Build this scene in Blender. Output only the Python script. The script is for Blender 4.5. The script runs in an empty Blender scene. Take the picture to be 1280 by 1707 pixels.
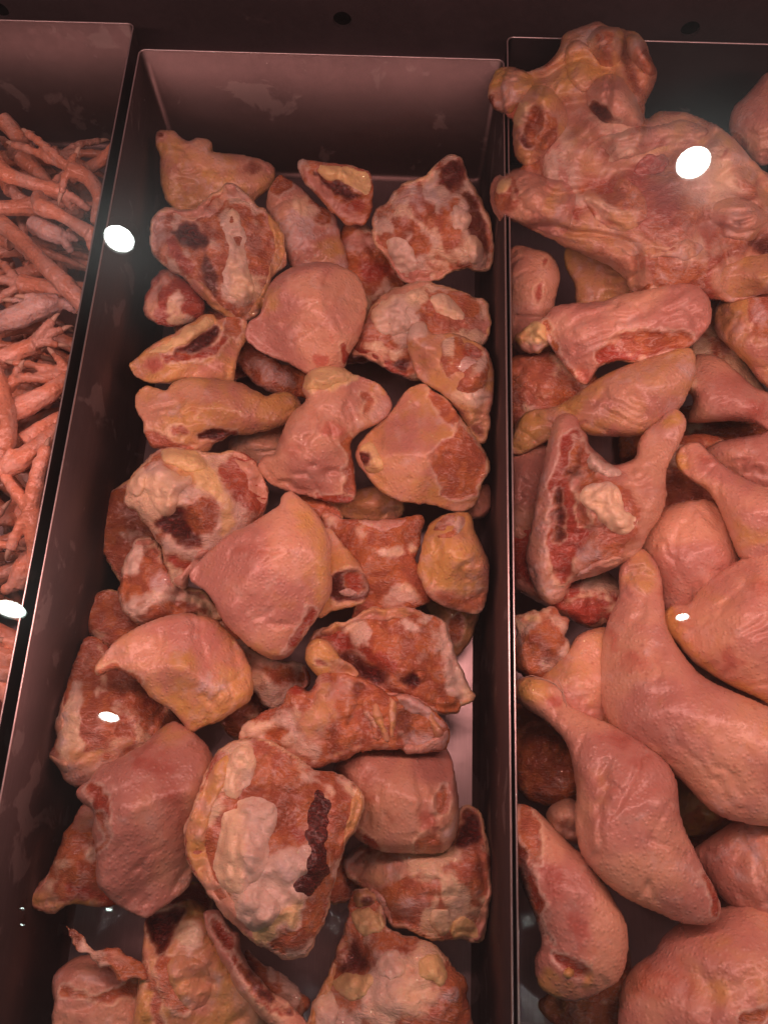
import bpy, bmesh, math, random
import numpy as np
from mathutils import Matrix, Vector

# ------------------------------------------------------------------ camera, light, exposure
random.seed(7)
scene = bpy.context.scene
COL = scene.collection
W_PX, H_PX, F_PX = 1280.0, 1707.0, 1400.0
RIM = 0.14                                   # tray rim height above the tray floor
CAM = np.array([0.0, 0.0, RIM + 0.55])
_Y = np.array([170.0, 3876.0, -F_PX]); _Y /= np.linalg.norm(_Y)
_Z = -np.array([5.0, -506.0, -F_PX]); _Z -= _Y * _Y.dot(_Z); _Z /= np.linalg.norm(_Z)
_X = np.cross(_Y, _Z)
RWC = np.array([_X, _Y, _Z])                 # camera axes -> world axes
cam_data = bpy.data.cameras.new('camera')
cam_data.sensor_fit = 'VERTICAL'; cam_data.sensor_height = 36.0
cam_data.lens = F_PX / H_PX * 36.0
cam_data.clip_start = 0.01; cam_data.clip_end = 50
cam = bpy.data.objects.new('camera', cam_data); COL.objects.link(cam)
cam.matrix_world = Matrix.Translation(Vector(CAM)) @ Matrix(RWC.tolist()).to_4x4()
scene.camera = cam

world = bpy.data.worlds.new('World'); scene.world = world; world.use_nodes = True
bg = world.node_tree.nodes['Background']
bg.inputs[0].default_value = (1.0, 0.62, 0.58, 1); bg.inputs[1].default_value = 0.075

vs = scene.view_settings
vs.view_transform = 'Standard'; vs.look = 'None'; vs.exposure = 0.0; vs.gamma = 1.0; vs.use_curve_mapping = False
scene.cycles.use_denoising = True
scene.cycles.max_bounces = 5; scene.cycles.diffuse_bounces = 3; scene.cycles.glossy_bounces = 3
scene.cycles.use_adaptive_sampling = True; scene.cycles.adaptive_threshold = 0.03; scene.cycles.transparent_max_bounces = 8
scene.cycles.sample_clamp_indirect = 4.0

def ray(px, py):
    d = np.array([px - W_PX / 2, H_PX / 2 - py, -F_PX]); d = RWC @ d
    return d / np.linalg.norm(d)
def at(px, py, z):
    d = ray(px, py)
    return CAM + d * ((z - CAM[2]) / d[2])

# the case's pink strip lamp (light) - its tube is modelled further down
LAMP_Y, LAMP_Z = 0.205, 0.60
def strip_light(y, z, e, tilt=0.0):
    ld = bpy.data.lights.new('meat_strip_light', 'AREA'); ld.shape = 'RECTANGLE'
    ld.size = 1.5; ld.size_y = 0.05; ld.energy = e; ld.color = (1.0, 0.44, 0.39)
    lo = bpy.data.objects.new('meat_strip_light', ld); COL.objects.link(lo)
    lo.location = (0.0, y, z - 0.02); lo.rotation_euler = (tilt, 0, 0)
    return lo
strip_light(LAMP_Y, LAMP_Z, 4.8)

# ------------------------------------------------------------------ helpers
def tag(o, label=None, cat=None, group=None, kind=None):
    if label: o['label'] = label
    if cat: o['category'] = cat
    if group: o['group'] = group
    if kind: o['kind'] = kind
    return o
def mesh_obj(name, verts, faces, mat, parent=None, smooth=True, loc=None):
    me = bpy.data.meshes.new(name)
    me.from_pydata([tuple(v) for v in verts], [], [tuple(f) for f in faces]); me.update()
    if smooth: me.shade_smooth()
    if mat: me.materials.append(mat)
    o = bpy.data.objects.new(name, me); COL.objects.link(o)
    if parent: o.parent = parent
    if loc is not None: o.location = loc
    return o
def bm_obj(name, bm, mat, parent=None, smooth=False, loc=None):
    me = bpy.data.meshes.new(name)
    bmesh.ops.recalc_face_normals(bm, faces=bm.faces)
    bm.to_mesh(me); bm.free()
    if smooth: me.shade_smooth()
    if mat: me.materials.append(mat)
    o = bpy.data.objects.new(name, me); COL.objects.link(o)
    if parent: o.parent = parent
    if loc is not None: o.location = loc
    return o
def add_box(bm, lo, hi):
    vs_ = [bm.verts.new((x, y, z)) for x in (lo[0], hi[0]) for y in (lo[1], hi[1]) for z in (lo[2], hi[2])]
    for f in ((0,1,3,2),(4,6,7,5),(0,4,5,1),(2,3,7,6),(0,2,6,4),(1,5,7,3)): bm.faces.new([vs_[i] for i in f])

class NT:
    """small node-tree writer"""
    def __init__(s, name):
        s.m = bpy.data.materials.new(name); s.m.use_nodes = True
        s.t = s.m.node_tree; s.t.nodes.clear()
        s.out = s.t.nodes.new('ShaderNodeOutputMaterial')
    def n(s, typ, props=None, **ins):
        nd = s.t.nodes.new(typ)
        for k, v in (props or {}).items(): setattr(nd, k, v)
        for k, v in ins.items():
            key = int(k[1:]) if k[0] == 'i' and k[1:].isdigit() else k.replace('_', ' ')
            s.set(nd.inputs[key], v)
        return nd
    def set(s, sock, v):
        if isinstance(v, bpy.types.NodeSocket): s.t.links.new(v, sock)
        else: sock.default_value = v
    def math(s, op, a, b=0.0, c=0.0, clamp=False):
        nd = s.n('ShaderNodeMath', {'operation': op, 'use_clamp': clamp}, i0=a, i1=b, i2=c); return nd.outputs[0]
    def mix(s, f, a, b, blend='MIX'):
        nd = s.n('ShaderNodeMix', {'data_type': 'RGBA', 'blend_type': blend}); s.set(nd.inputs[0], f)
        s.set(nd.inputs[6], a); s.set(nd.inputs[7], b); return nd.outputs[2]
    def fmix(s, f, a, b):
        nd = s.n('ShaderNodeMix', {'data_type': 'FLOAT'}); s.set(nd.inputs[0], f); s.set(nd.inputs[2], a); s.set(nd.inputs[3], b); return nd.outputs[0]
    def step(s, v, lo, hi):
        nd = s.n('ShaderNodeMapRange', {'interpolation_type': 'SMOOTHSTEP'}, i0=v, i1=lo, i2=hi, i3=0.0, i4=1.0); return nd.outputs[0]
    def noise(s, vec, scale, detail=4.0, rough=0.55, dist=0.0):
        return s.n('ShaderNodeTexNoise', Vector=vec, Scale=scale, Detail=detail, Roughness=rough, Distortion=dist).outputs[0]
def rgb(r, g, b): return (r, g, b, 1.0)

# ------------------------------------------------------------------ materials
def make_meat():
    T = NT('raw_chicken')
    tc = T.n('ShaderNodeTexCoord'); oi = T.n('ShaderNodeObjectInfo')
    pos = T.n('ShaderNodeVectorMath', {'operation': 'ADD'}, i0=tc.outputs['Object'], i1=oi.outputs['Location']).outputs[0]
    a1 = T.n('ShaderNodeAttribute', {'attribute_name': 'tissue'}); a2 = T.n('ShaderNodeAttribute', {'attribute_name': 'tissue_more'})
    s1 = T.n('ShaderNodeSeparateColor', i0=a1.outputs['Color']); s2 = T.n('ShaderNodeSeparateColor', i0=a2.outputs['Color'])
    flesh, fat, blood = s1.outputs; yellow = a1.outputs['Alpha']
    blush, bone, frost = s2.outputs; foot = a2.outputs['Alpha']
    a3 = T.n('ShaderNodeAttribute', {'attribute_name': 'grain'}); s3 = T.n('ShaderNodeSeparateColor', i0=a3.outputs['Color'])
    nL, nM, nM2 = s3.outputs
    nF = T.noise(pos, 260.0, 3.0, 0.6); nX = nF
    def crisp(w, noise, amp, soft):
        v = T.math('ADD', w, T.math('MULTIPLY', T.math('SUBTRACT', noise, 0.5), amp))
        return T.step(v, 0.5 - soft, 0.5 + soft)
    # skin
    skin = T.mix(T.step(nL, 0.36, 0.66), rgb(.66,.335,.265), rgb(.69,.42,.28))
    skin = T.mix(T.math('MULTIPLY', crisp(yellow, nM, 0.9, 0.35), 0.9), skin, rgb(.68,.44,.13))
    mott = T.step(nF, 0.50, 0.72)
    skin = T.mix(T.math('MULTIPLY', mott, 0.30), skin, rgb(.52,.20,.135))
    skin = T.mix(T.math('MULTIPLY', T.step(nM2, 0.52, 0.75), 0.35), skin, rgb(.76,.52,.42))
    skin = T.mix(T.math('MULTIPLY', T.step(T.math('ADD', blush, T.math('MULTIPLY', T.math('SUBTRACT', nM, 0.5), 1.2)), 0.35, 1.0), 0.8), skin, rgb(.50,.13,.09))
    pores = T.n('ShaderNodeTexVoronoi', {'feature': 'F1'}, Vector=pos, Scale=330.0)
    pd = T.math('SUBTRACT', 1.0, T.step(pores.outputs['Distance'], 0.0, 0.55))
    skin = T.mix(T.math('MULTIPLY', pd, 0.14), skin, rgb(.72,.50,.36))
    speck = T.n('ShaderNodeTexVoronoi', {'feature': 'F1'}, Vector=pos, Scale=70.0)
    sp = T.math('MULTIPLY', T.math('SUBTRACT', 1.0, T.step(speck.outputs['Distance'], 0.05, 0.13)), T.step(nL, 0.5, 0.6))
    skin = T.mix(T.math('MULTIPLY', sp, 0.45), skin, rgb(.36,.12,.08))
    # foot skin, warmer orange
    fskin = T.mix(T.step(nM, 0.35, 0.7), rgb(.74,.35,.22), rgb(.76,.47,.37))
    fskin = T.mix(T.math('MULTIPLY', T.step(nF, 0.5, 0.75), 0.4), fskin, rgb(.54,.18,.11))
    skin = T.mix(foot, skin, fskin)
    # flesh: translucent amber to red muscle
    strand = T.n('ShaderNodeMapping', Vector=pos, Scale=(1.0, 2.4, 1.6), Rotation=(0.4, 0.2, 0.7)).outputs[0]
    nS = T.noise(strand, 140.0, 3.0, 0.6, 1.8)
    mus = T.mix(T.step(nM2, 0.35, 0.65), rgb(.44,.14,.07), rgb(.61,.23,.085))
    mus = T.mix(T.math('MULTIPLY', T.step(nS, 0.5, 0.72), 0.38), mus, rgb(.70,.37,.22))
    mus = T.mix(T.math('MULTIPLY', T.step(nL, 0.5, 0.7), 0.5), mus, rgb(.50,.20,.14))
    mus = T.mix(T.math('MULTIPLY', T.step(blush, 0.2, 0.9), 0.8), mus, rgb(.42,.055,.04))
    mfl = crisp(flesh, nF, 0.5, 0.34)
    colr = T.mix(mfl, skin, mus)
    # fat: pale lumps
    fcol = T.mix(T.step(nL, 0.4, 0.62), rgb(.93,.80,.66), rgb(.92,.77,.52))
    fcol = T.mix(T.math('MULTIPLY', T.step(yellow, 0.2, 0.9), 0.8), fcol, rgb(.90,.72,.30))
    fcol = T.mix(T.math('MULTIPLY', T.step(nF, 0.48, 0.7), 0.28), fcol, rgb(.70,.40,.28))
    mfa = crisp(fat, nF, 1.0, 0.46)
    colr = T.mix(T.math('MULTIPLY', mfa, 0.92), colr, fcol)
    # thin whitish membrane over everything opened
    memb = T.math('MULTIPLY', T.step(T.math('ADD', T.math('MULTIPLY', nS, .6), T.math('MULTIPLY', nM, .4)), 0.5, 0.66), T.math('MULTIPLY', mfl, 0.42))
    colr = T.mix(memb, colr, rgb(.80,.60,.54))
    mbl = T.math('MULTIPLY', crisp(blood, nS, 0.9, 0.48), .95)
    bcol = T.mix(T.step(nS, 0.42, 0.70), rgb(.040,.008,.010), rgb(.20,.028,.022))
    colr = T.mix(mbl, colr, bcol)
    mbo = crisp(bone, nF, 0.5, 0.12)
    colr = T.mix(mbo, colr, T.mix(T.step(nF, .4, .6), rgb(.72,.50,.42), rgb(.80,.62,.54)))
    mfr = T.math('MULTIPLY', crisp(frost, nM2, 1.2, 0.3), T.fmix(T.step(nX, .35, .65), 0.35, 0.75))
    colr = T.mix(mfr, colr, rgb(.74,.66,.66))
    # every piece has its own depth of colour, and varies over its length
    tone = T.math('MULTIPLY', a3.outputs['Alpha'], T.fmix(T.step(nL, .3, .7), 0.84, 1.10))
    tc_ = T.n('ShaderNodeCombineColor', i0=tone, i1=tone, i2=tone)
    colr = T.mix(1.0, colr, tc_.outputs[0], 'MULTIPLY')
    # relief: pores on skin, fibres on flesh
    hs = T.math('ADD', T.math('MULTIPLY', pd, 0.36), T.math('MULTIPLY', nF, 0.5))
    hm = T.math('ADD', T.math('MULTIPLY', nS, 1.8), T.math('MULTIPLY', nF, 1.0))
    h = T.fmix(flesh, hs, hm)
    bump = T.n('ShaderNodeBump', Strength=0.8, Distance=0.0012, Height=h)
    rough = T.fmix(mfl, T.fmix(nM, 0.20, 0.52), T.fmix(nM, 0.10, 0.38)); rough = T.fmix(mfr, rough, 0.75)
    b = T.n('ShaderNodeBsdfPrincipled', {'subsurface_method': 'RANDOM_WALK'}, Base_Color=colr, Roughness=rough, Normal=bump.outputs[0])
    b.inputs['Subsurface Weight'].default_value = 0.15; b.inputs['Subsurface Radius'].default_value = (1.0, 0.35, 0.2)
    b.inputs['Subsurface Scale'].default_value = 0.004
    b.inputs['Specular IOR Level'].default_value = 0.5
    b.inputs['Coat Weight'].default_value = 0.32; b.inputs['Coat Roughness'].default_value = 0.20
    T.t.links.new(b.outputs[0], T.out.inputs[0]); return T.m
MEAT = make_meat()

def make_metal(name, base, rough, stain, film):
    T = NT(name)
    tc = T.n('ShaderNodeTexCoord'); p = tc.outputs['Object']
    nb = T.noise(T.n('ShaderNodeMapping', Vector=p, Scale=(1.0, 0.04, 1.0)).outputs[0], 900.0, 3.0)
    nl = T.noise(p, 9.0, 5.0, 0.6, 0.3); nm = T.noise(p, 26.0, 6.0, 0.55, 0.5); nf = T.noise(p, 160.0, 5.0)
    c = T.mix(T.step(nl, .35, .65), rgb(*base), rgb(*[v * 0.8 for v in base]))
    c = T.mix(T.math('MULTIPLY', T.step(nb, .45, .7), 0.2), c, rgb(*[min(1, v * 1.4) for v in base]))
    # frost / dried water film with crisp borders
    fm = T.math('MULTIPLY', T.step(T.math('ADD', nm, T.math('MULTIPLY', T.math('SUBTRACT', nl, .5), 0.5)), film, film + 0.05), 0.17)
    spk = T.n('ShaderNodeTexVoronoi', {'feature': 'F1'}, Vector=p, Scale=55.0)
    sm = T.math('SUBTRACT', 1.0, T.step(T.math('ADD', spk.outputs['Distance'], T.math('MULTIPLY', nf, 0.06)), 0.055, 0.085))
    rare = T.step(T.noise(p, 40.0, 2.0), .55, .6)
    fm2 = T.math('MAXIMUM', fm, T.math('MULTIPLY', T.math('MULTIPLY', sm, rare), stain))
    c = T.mix(fm2, c, rgb(.42,.38,.36))
    r = T.fmix(fm2, T.fmix(nf, rough - 0.05, rough + 0.08), 0.7)
    met = T.fmix(fm2, 0.92, 0.35)
    bump = T.n('ShaderNodeBump', Strength=0.12, Distance=0.0006, Height=T.math('ADD', nb, T.math('MULTIPLY', nm, 2.0)))
    b = T.n('ShaderNodeBsdfPrincipled', Base_Color=c, Metallic=met, Roughness=r, Normal=bump.outputs[0])
    T.t.links.new(b.outputs[0], T.out.inputs[0]); return T.m
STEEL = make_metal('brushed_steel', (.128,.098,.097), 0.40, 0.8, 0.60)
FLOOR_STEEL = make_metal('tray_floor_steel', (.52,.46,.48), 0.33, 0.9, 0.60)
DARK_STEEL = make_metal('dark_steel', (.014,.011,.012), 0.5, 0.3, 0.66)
PANEL_STEEL = make_metal('panel_steel', (.25,.205,.22), 0.5, 0.3, 0.74)
EDGE_STEEL = make_metal('bright_edge_steel', (.78,.74,.74), 0.30, 0.5, 0.70)

def plain(name, col, rough=0.5, metal=0.0, emit=None, strength=0.0, noise=0.0):
    T = NT(name)
    tc = T.n('ShaderNodeTexCoord')
    c = T.mix(T.math('MULTIPLY', T.noise(tc.outputs['Object'], 60.0), 0.5), rgb(*col), rgb(*[v * 0.7 for v in col]))
    b = T.n('ShaderNodeBsdfPrincipled', Base_Color=c, Roughness=rough, Metallic=metal)
    if emit:
        b.inputs['Emission Color'].default_value = rgb(*emit); b.inputs['Emission Strength'].default_value = strength
    T.t.links.new(b.outputs[0], T.out.inputs[0]); return T.m
BLACK = plain('black_gap', (.012,.010,.010), 0.7)
CLAW = plain('claw_horn', (.62,.44,.33), 0.4)
WHITE_PLASTIC = plain('white_lamp_housing', (.7,.7,.68), 0.5)
def lamp_face(name, col, strength):
    T = NT(name); tc = T.n('ShaderNodeTexCoord')
    g = T.n('ShaderNodeVectorMath', {'operation': 'DISTANCE'}, i0=T.n('ShaderNodeVectorMath', {'operation': 'MULTIPLY'}, i0=tc.outputs['Generated'], i1=(1, 1, 0)).outputs[0], i1=(.5, .5, 0)).outputs['Value']
    e = T.n('ShaderNodeEmission', Color=rgb(*col), Strength=T.fmix(T.step(g, .36, .5), strength, strength * .25))
    T.t.links.new(e.outputs[0], T.out.inputs[0]); return T.m
LAMP_FACE = lamp_face('lit_lamp_face', (.92, 1.0, .96), 110.0)
LAMP_FACE_FAR = lamp_face('lit_lamp_face_dim', (.82, 1.0, .92), 40.0)
def make_glass():
    T = NT('display_glass')
    geo = T.n('ShaderNodeNewGeometry')
    fr = T.n('ShaderNodeFresnel', IOR=T.fmix(geo.outputs['Backfacing'], 1.5, 1 / 1.5))
    f2 = fr.outputs[0]
    tr = T.n('ShaderNodeBsdfTransparent', Color=rgb(.97,.975,.97)); gl = T.n('ShaderNodeBsdfGlossy', Color=rgb(1,1,1), Roughness=0.0)
    mx = T.n('ShaderNodeMixShader', i0=f2, i1=tr.outputs[0], i2=gl.outputs[0])
    # uneven rough film, added to spread a soft glow round the mirrored lamps
    tc = T.n('ShaderNodeTexCoord'); wp = T.noise(T.n('ShaderNodeMapping', Vector=tc.outputs['Object'], Scale=(1.0, 5.0, 1.0), Rotation=(0, 0, .2)).outputs[0], 9.0, 4.0)
    fl = T.n('ShaderNodeBsdfGlossy', Color=rgb(1, 1, 1), Roughness=0.22)
    mx = T.n('ShaderNodeMixShader', i0=T.fmix(T.step(wp, .35, .7), .004, .011), i1=mx.outputs[0], i2=fl.outputs[0])
    T.t.links.new(mx.outputs[0], T.out.inputs[0]); return T.m
GLASS = make_glass()

# ------------------------------------------------------------------ noise + outline tools
def _hash(ix, iy, iz):
    h = (ix * 374761393 + iy * 668265263 + iz * 2147483647) & 0xFFFFFFFF
    h = ((h ^ (h >> 13)) * 1274126177) & 0xFFFFFFFF
    h = ((h ^ (h >> 15)) * 2246822519) & 0xFFFFFFFF
    return ((h ^ (h >> 16)) & 0xFFFF) / 65535.0
def vnoise(p):
    p = p + 100.0
    i = np.floor(p).astype(np.int64); f = p - i; f = f * f * f * (f * (f * 6 - 15) + 10)
    r = 0
    for dx in (0, 1):
        wx = f[:, 0] if dx else 1 - f[:, 0]
        for dy in (0, 1):
            wy = f[:, 1] if dy else 1 - f[:, 1]
            for dz in (0, 1):
                wz = f[:, 2] if dz else 1 - f[:, 2]
                r = r + wx * wy * wz * _hash(i[:, 0] + dx, i[:, 1] + dy, i[:, 2] + dz)
    return r
def fbm(p, freq, octv=3, gain=0.5):
    s = 0; a = 1.0; t = 0
    for k in range(octv):
        s = s + a * vnoise(p * freq + 17.3 * k); t += a; a *= gain; freq *= 2.03
    return s / t
def sstep(lo, hi, x):
    t = np.clip((x - lo) / (hi - lo), 0, 1); return t * t * (3 - 2 * t)

CROPS = {'A': (0, 0, .3515625), 'B': (400, 0, .3515625), 'C': (800, 0, .375), 'D': (0, 550, .3515625), 'E': (400, 550, .3515625),
         'F': (800, 550, .375), 'G': (0, 1107, .3515625), 'H': (400, 1107, .3515625), 'I': (800, 1067, .375), 'P': (0, 0, 1.0),
         'J': (0, 180, .1757), 'K': (0, 480, .1406), 'L': (0, 700, .1172), 'M': (0, 900, .2344)}
def topx(crop, pts):
    ox, oy, s = CROPS[crop]
    return np.array([(ox + x * s, oy + y * s) for x, y in pts], float)
def catmull(P, step, closed=True):
    n = len(P); out = []
    rng = range(n) if closed else range(n - 1)
    for i in rng:
        if closed: a, b, c, d = P[i - 1], P[i], P[(i + 1) % n], P[(i + 2) % n]
        else: a, b, c, d = P[max(i - 1, 0)], P[i], P[i + 1], P[min(i + 2, n - 1)]
        k = max(2, int(np.linalg.norm(c - b) / step))
        t = (np.arange(k) / k)[:, None]
        out.append(0.5 * ((2 * b) + (-a + c) * t + (2 * a - 5 * b + 4 * c - d) * t ** 2 + (-a + 3 * b - 3 * c + d) * t ** 3))
    if not closed: out.append(P[-1:])
    return np.concatenate(out)
def seg_dist(q, A, B):
    """distance of points q to the segments A-B, and nearest points"""
    best = np.full(len(q), 1e9); near = np.zeros_like(q)
    for s in range(0, len(q), 4000):
        p = q[s:s + 4000]
        d = B - A; L = (d * d).sum(1) + 1e-18
        t = np.clip(((p[:, None, :] - A[None]) * d[None]).sum(2) / L[None], 0, 1)
        c = A[None] + t[..., None] * d[None]
        dd = ((p[:, None, :] - c) ** 2).sum(2); k = dd.argmin(1); r = np.arange(len(p))
        best[s:s + 4000] = np.sqrt(dd[r, k]); near[s:s + 4000] = c[r, k]
    return best, near
def inside(q, V):
    A = V; B = np.roll(V, -1, 0); c = np.zeros(len(q), bool)
    for (ax, ay), (bx_, by_) in zip(A, B):
        m = (ay > q[:, 1]) != (by_ > q[:, 1])
        if m.any():
            xx = (bx_ - ax) * (q[:, 1] - ay) / (by_ - ay + 1e-18) + ax
            c ^= m & (q[:, 0] < xx)
    return c
def sdf(q, V):
    d, near = seg_dist(q, V, np.roll(V, -1, 0))
    return np.where(inside(q, V), -d, d), near
def ellipse(cx, cy, rx, ry, rot=0, n=20):
    a = np.linspace(0, 2 * math.pi, n, endpoint=False); c, s = math.cos(math.radians(rot)), math.sin(math.radians(rot))
    return [(cx + rx * math.cos(t) * c - ry * math.sin(t) * s, cy + rx * math.cos(t) * s + ry * math.sin(t) * c) for t in a]

def poisson(mask, it_c=260, it_f=160):
    def relax(phi, m, it):
        for _ in range(it):
            q = 0.25 * (phi[:-2, 1:-1] + phi[2:, 1:-1] + phi[1:-1, :-2] + phi[1:-1, 2:] + 1.0)
            phi[1:-1, 1:-1] = np.where(m[1:-1, 1:-1], q, 0)
        return phi
    h, w = mask.shape; h4, w4 = -(-h // 4) * 4, -(-w // 4) * 4
    mp = np.zeros((h4, w4), bool); mp[:h, :w] = mask
    mc = mp.reshape(h4 // 4, 4, w4 // 4, 4).mean((1, 3)) > 0.45
    mc = np.pad(mc, 1)
    pc = relax(np.zeros(mc.shape), mc, it_c)[1:-1, 1:-1]
    phi = np.kron(pc, np.ones((4, 4)))[:h, :w] * 16.0
    return relax(phi * mask, mask, it_f)

KINDS = {  # flesh, fat, blood, yellow, blush, bone, frost
    'skin': (0, 0, 0, .12, .12, 0, 0), 'tan': (0, 0, 0, .55, .1, 0, .1), 'pinkskin': (0, 0, 0, .0, .28, 0, 0), 'pale': (0, .25, 0, .15, 0, 0, .3),
    'flesh': (1, .0, 0, .1, 0, 0, .12), 'fatty': (1, .0, 0, .15, 0, 0, .12), 'muscle': (1, .0, 0, 0, .15, 0, 0), 'red': (1, 0, 0, 0, .8, 0, 0),
    'fat': (.3, 1, 0, .25, 0, 0, 0), 'yfat': (.3, 1, 0, .8, 0, 0, 0), 'blood': (1, 0, 1, 0, 0, 0, 0), 'bone': (.6, 0, 0, 0, 0, 1, 0),
    'blush': (0, 0, 0, 0, .9, 0, 0), 'yellow': (0, 0, 0, .95, 0, 0, 0), 'frost': (None, None, None, None, None, None, 1), 'dent': (None,) * 7,
    'carcass': (.2, 0, 0, .35, .15, 0, .12), 'foot': (0, 0, 0, .1, 0, 0, 0)}

class Field: pass
def add_grain(me, p, tone=1.0):
    if len(me.vertices) != len(p): return
    wp = p + (np.column_stack([fbm(p + 33, 60, 2), fbm(p + 43, 60, 2), fbm(p + 53, 60, 2)]) - .5) * .012
    g = np.column_stack([fbm(p, 28, 3), fbm(wp, 75, 4, .6), fbm(wp + 3.7, 110, 4, .6), np.full(len(p), tone)])
    g[:, 1:3] = (g[:, 1:3] - .5) * 1.15 + .5
    me.attributes.new('grain', 'FLOAT_COLOR', 'POINT').data.foreach_set('color', g.ravel().astype(np.float32))
def build_mesh(crop, outline, z, th, kind, patches=(), rag=0.4, tilt=None, conform=None, step=0.0014, frame=None, rim=0.0, lump=1.0, power=None, belly=1.1, foot=0.0, seed=0.0, facet=0.9, grow=0.0010):
    px = topx(crop, outline)
    if frame is None:
        fr = Field(); c = px.mean(0); d = ray(*c); fr.c = CAM + d * ((z - CAM[2]) / d[2]); fr.n = -d
        u = np.array([1.0, 0, 0]); u -= fr.n * fr.n.dot(u); fr.u = u / np.linalg.norm(u); fr.v = np.cross(fr.n, fr.u)
        slope = -0.45 * math.tan(min(1.0, math.acos(min(1, fr.n[2])))) * (1 if fr.v[1] > 0 else -1)
        fr.tilt = np.array([0.0, slope]) + (np.array(tilt) if tilt is not None else 0)
    else: fr = frame
    def uv(pp):
        out = []
        for x, y in pp:
            d = ray(x, y); t = (fr.c - CAM).dot(fr.n) / d.dot(fr.n); q = CAM + d * t - fr.c
            out.append((q.dot(fr.u), q.dot(fr.v)))
        return np.array(out)
    V = catmull(uv(px), 0.0014)
    if rag > 0:
        tg = np.roll(V, -1, 0) - np.roll(V, 1, 0); tg /= np.linalg.norm(tg, axis=1)[:, None] + 1e-12
        nr = np.stack([tg[:, 1], -tg[:, 0]], 1); P3 = np.column_stack([V, np.full(len(V), fr.c[0] * 3 + seed)])
        sgn = 1.0 if (V[:, 0] * np.roll(V[:, 1], -1) - np.roll(V[:, 0], -1) * V[:, 1]).sum() > 0 else -1.0
        rr_ = rag * (1.8 if kind in ('flesh', 'fatty', 'muscle', 'red') else 1.0)
        V = V + nr * (grow * sgn + (fbm(P3, 130, 3) - .5) * 2 * rr_ * 0.0035 + (fbm(P3 + 3, 45, 2) - .5) * rr_ * .004)[:, None]
    lo = V.min(0) - 2.5 * step; hi = V.max(0) + 2.5 * step
    nx, ny = np.ceil((hi - lo) / step).astype(int) + 1
    gx, gy = np.meshgrid(lo[0] + step * np.arange(nx), lo[1] + step * np.arange(ny))
    q = np.column_stack([gx.ravel(), gy.ravel()])
    sd, near = sdf(q, V)
    ins = sd < 0
    mask = ins.reshape(ny, nx)
    phi = poisson(mask); pm = phi.max() + 1e-9
    if power is None: power = .5 if conform is not None else (.38 if kind in ('flesh', 'fatty', 'muscle', 'red') else .43)
    Hh = (np.clip(phi / pm, 0, 1) ** power).ravel()
    cell = mask[:-1, :-1] | mask[1:, :-1] | mask[:-1, 1:] | mask[1:, 1:]
    idx = np.arange(nx * ny).reshape(ny, nx)
    quads = np.stack([idx[:-1, :-1][cell], idx[:-1, 1:][cell], idx[1:, 1:][cell], idx[1:, :-1][cell]], 1)
    used = np.zeros(nx * ny, bool); used[quads.ravel()] = True
    uvp = np.where(ins[:, None], q, near)
    # tissue weights
    n_ = len(q); base = KINDS[kind]
    Wt = np.tile(np.array(base, float), (n_, 1))
    Pw = fr.c[None] + uvp[:, :1] * fr.u + uvp[:, 1:] * fr.v + seed
    edge = np.clip(-sd / 0.006, 0, 1); edge = np.where(ins, edge, 0)
    dz = np.zeros(n_)
    if kind in ('flesh', 'fatty', 'muscle', 'red'):
        wp = Pw + (np.column_stack([fbm(Pw + 31, 40, 2), fbm(Pw + 47, 40, 2), fbm(Pw + 59, 40, 2)]) - .5) * .03
        N = .75 * fbm(wp, 36, 3, 0.5) + .25 * fbm(wp + 13, 95, 3, .6)
        lo_, hi_ = {'flesh': (.48, .58), 'fatty': (.42, .52), 'muscle': (.57, .68), 'red': (.58, .70)}[kind]
        fa = sstep(lo_ - .02, hi_ + .05, N); Wt[:, 1] = fa * .9; dz += fa * 0.0013 * edge
        dz += (fbm(Pw, 120, 3) - .5) * 0.0044 * edge * lump
        ridg = 1 - np.abs(fbm(Pw + 5.5, 38, 3) - .5) * 5; dz -= np.clip(ridg, 0, 1) ** 3 * 0.0036 * edge * lump
    if kind == 'carcass':      # torn, stringy, deeply hollowed
        wq = Pw + (np.column_stack([fbm(Pw + 31, 22, 2), fbm(Pw + 47, 22, 2), fbm(Pw + 59, 22, 2)]) - .5) * .06
        rdg = np.abs(fbm(wq + 81, 15, 2) - .5); dz += (np.clip(1 - rdg * 7, 0, 1) ** 1.5 * -.013 + .003) * edge
        str_ = np.abs(fbm(wq * np.array([.6, 2.2, 1]) + 87, 55, 3) - .5); dz -= np.clip(1 - str_ * 10, 0, 1) * .0022 * edge
        Wt[:, 1] = sstep(.50, .66, fbm(wq + 5, 40, 3)) * .6; Wt[:, 0] = sstep(.47, .60, fbm(wq + 9, 30, 3)) * .8
        Wt[:, 4] = np.maximum(Wt[:, 4], sstep(.5, .7, fbm(wq + 19, 24, 3)) * .8)
    if kind in ('fat', 'yfat'):
        dz += (np.abs(fbm(Pw, 95, 3) - .5) * -0.014 + .0025) * edge * lump
    dz += (fbm(Pw + 2.2, 24, 2) - .5) * 0.016 * edge * lump * min(1.0, th / 0.02)
    dz += (fbm(Pw + 9.2, 62, 3) - .5) * 0.0042 * edge * lump
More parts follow.
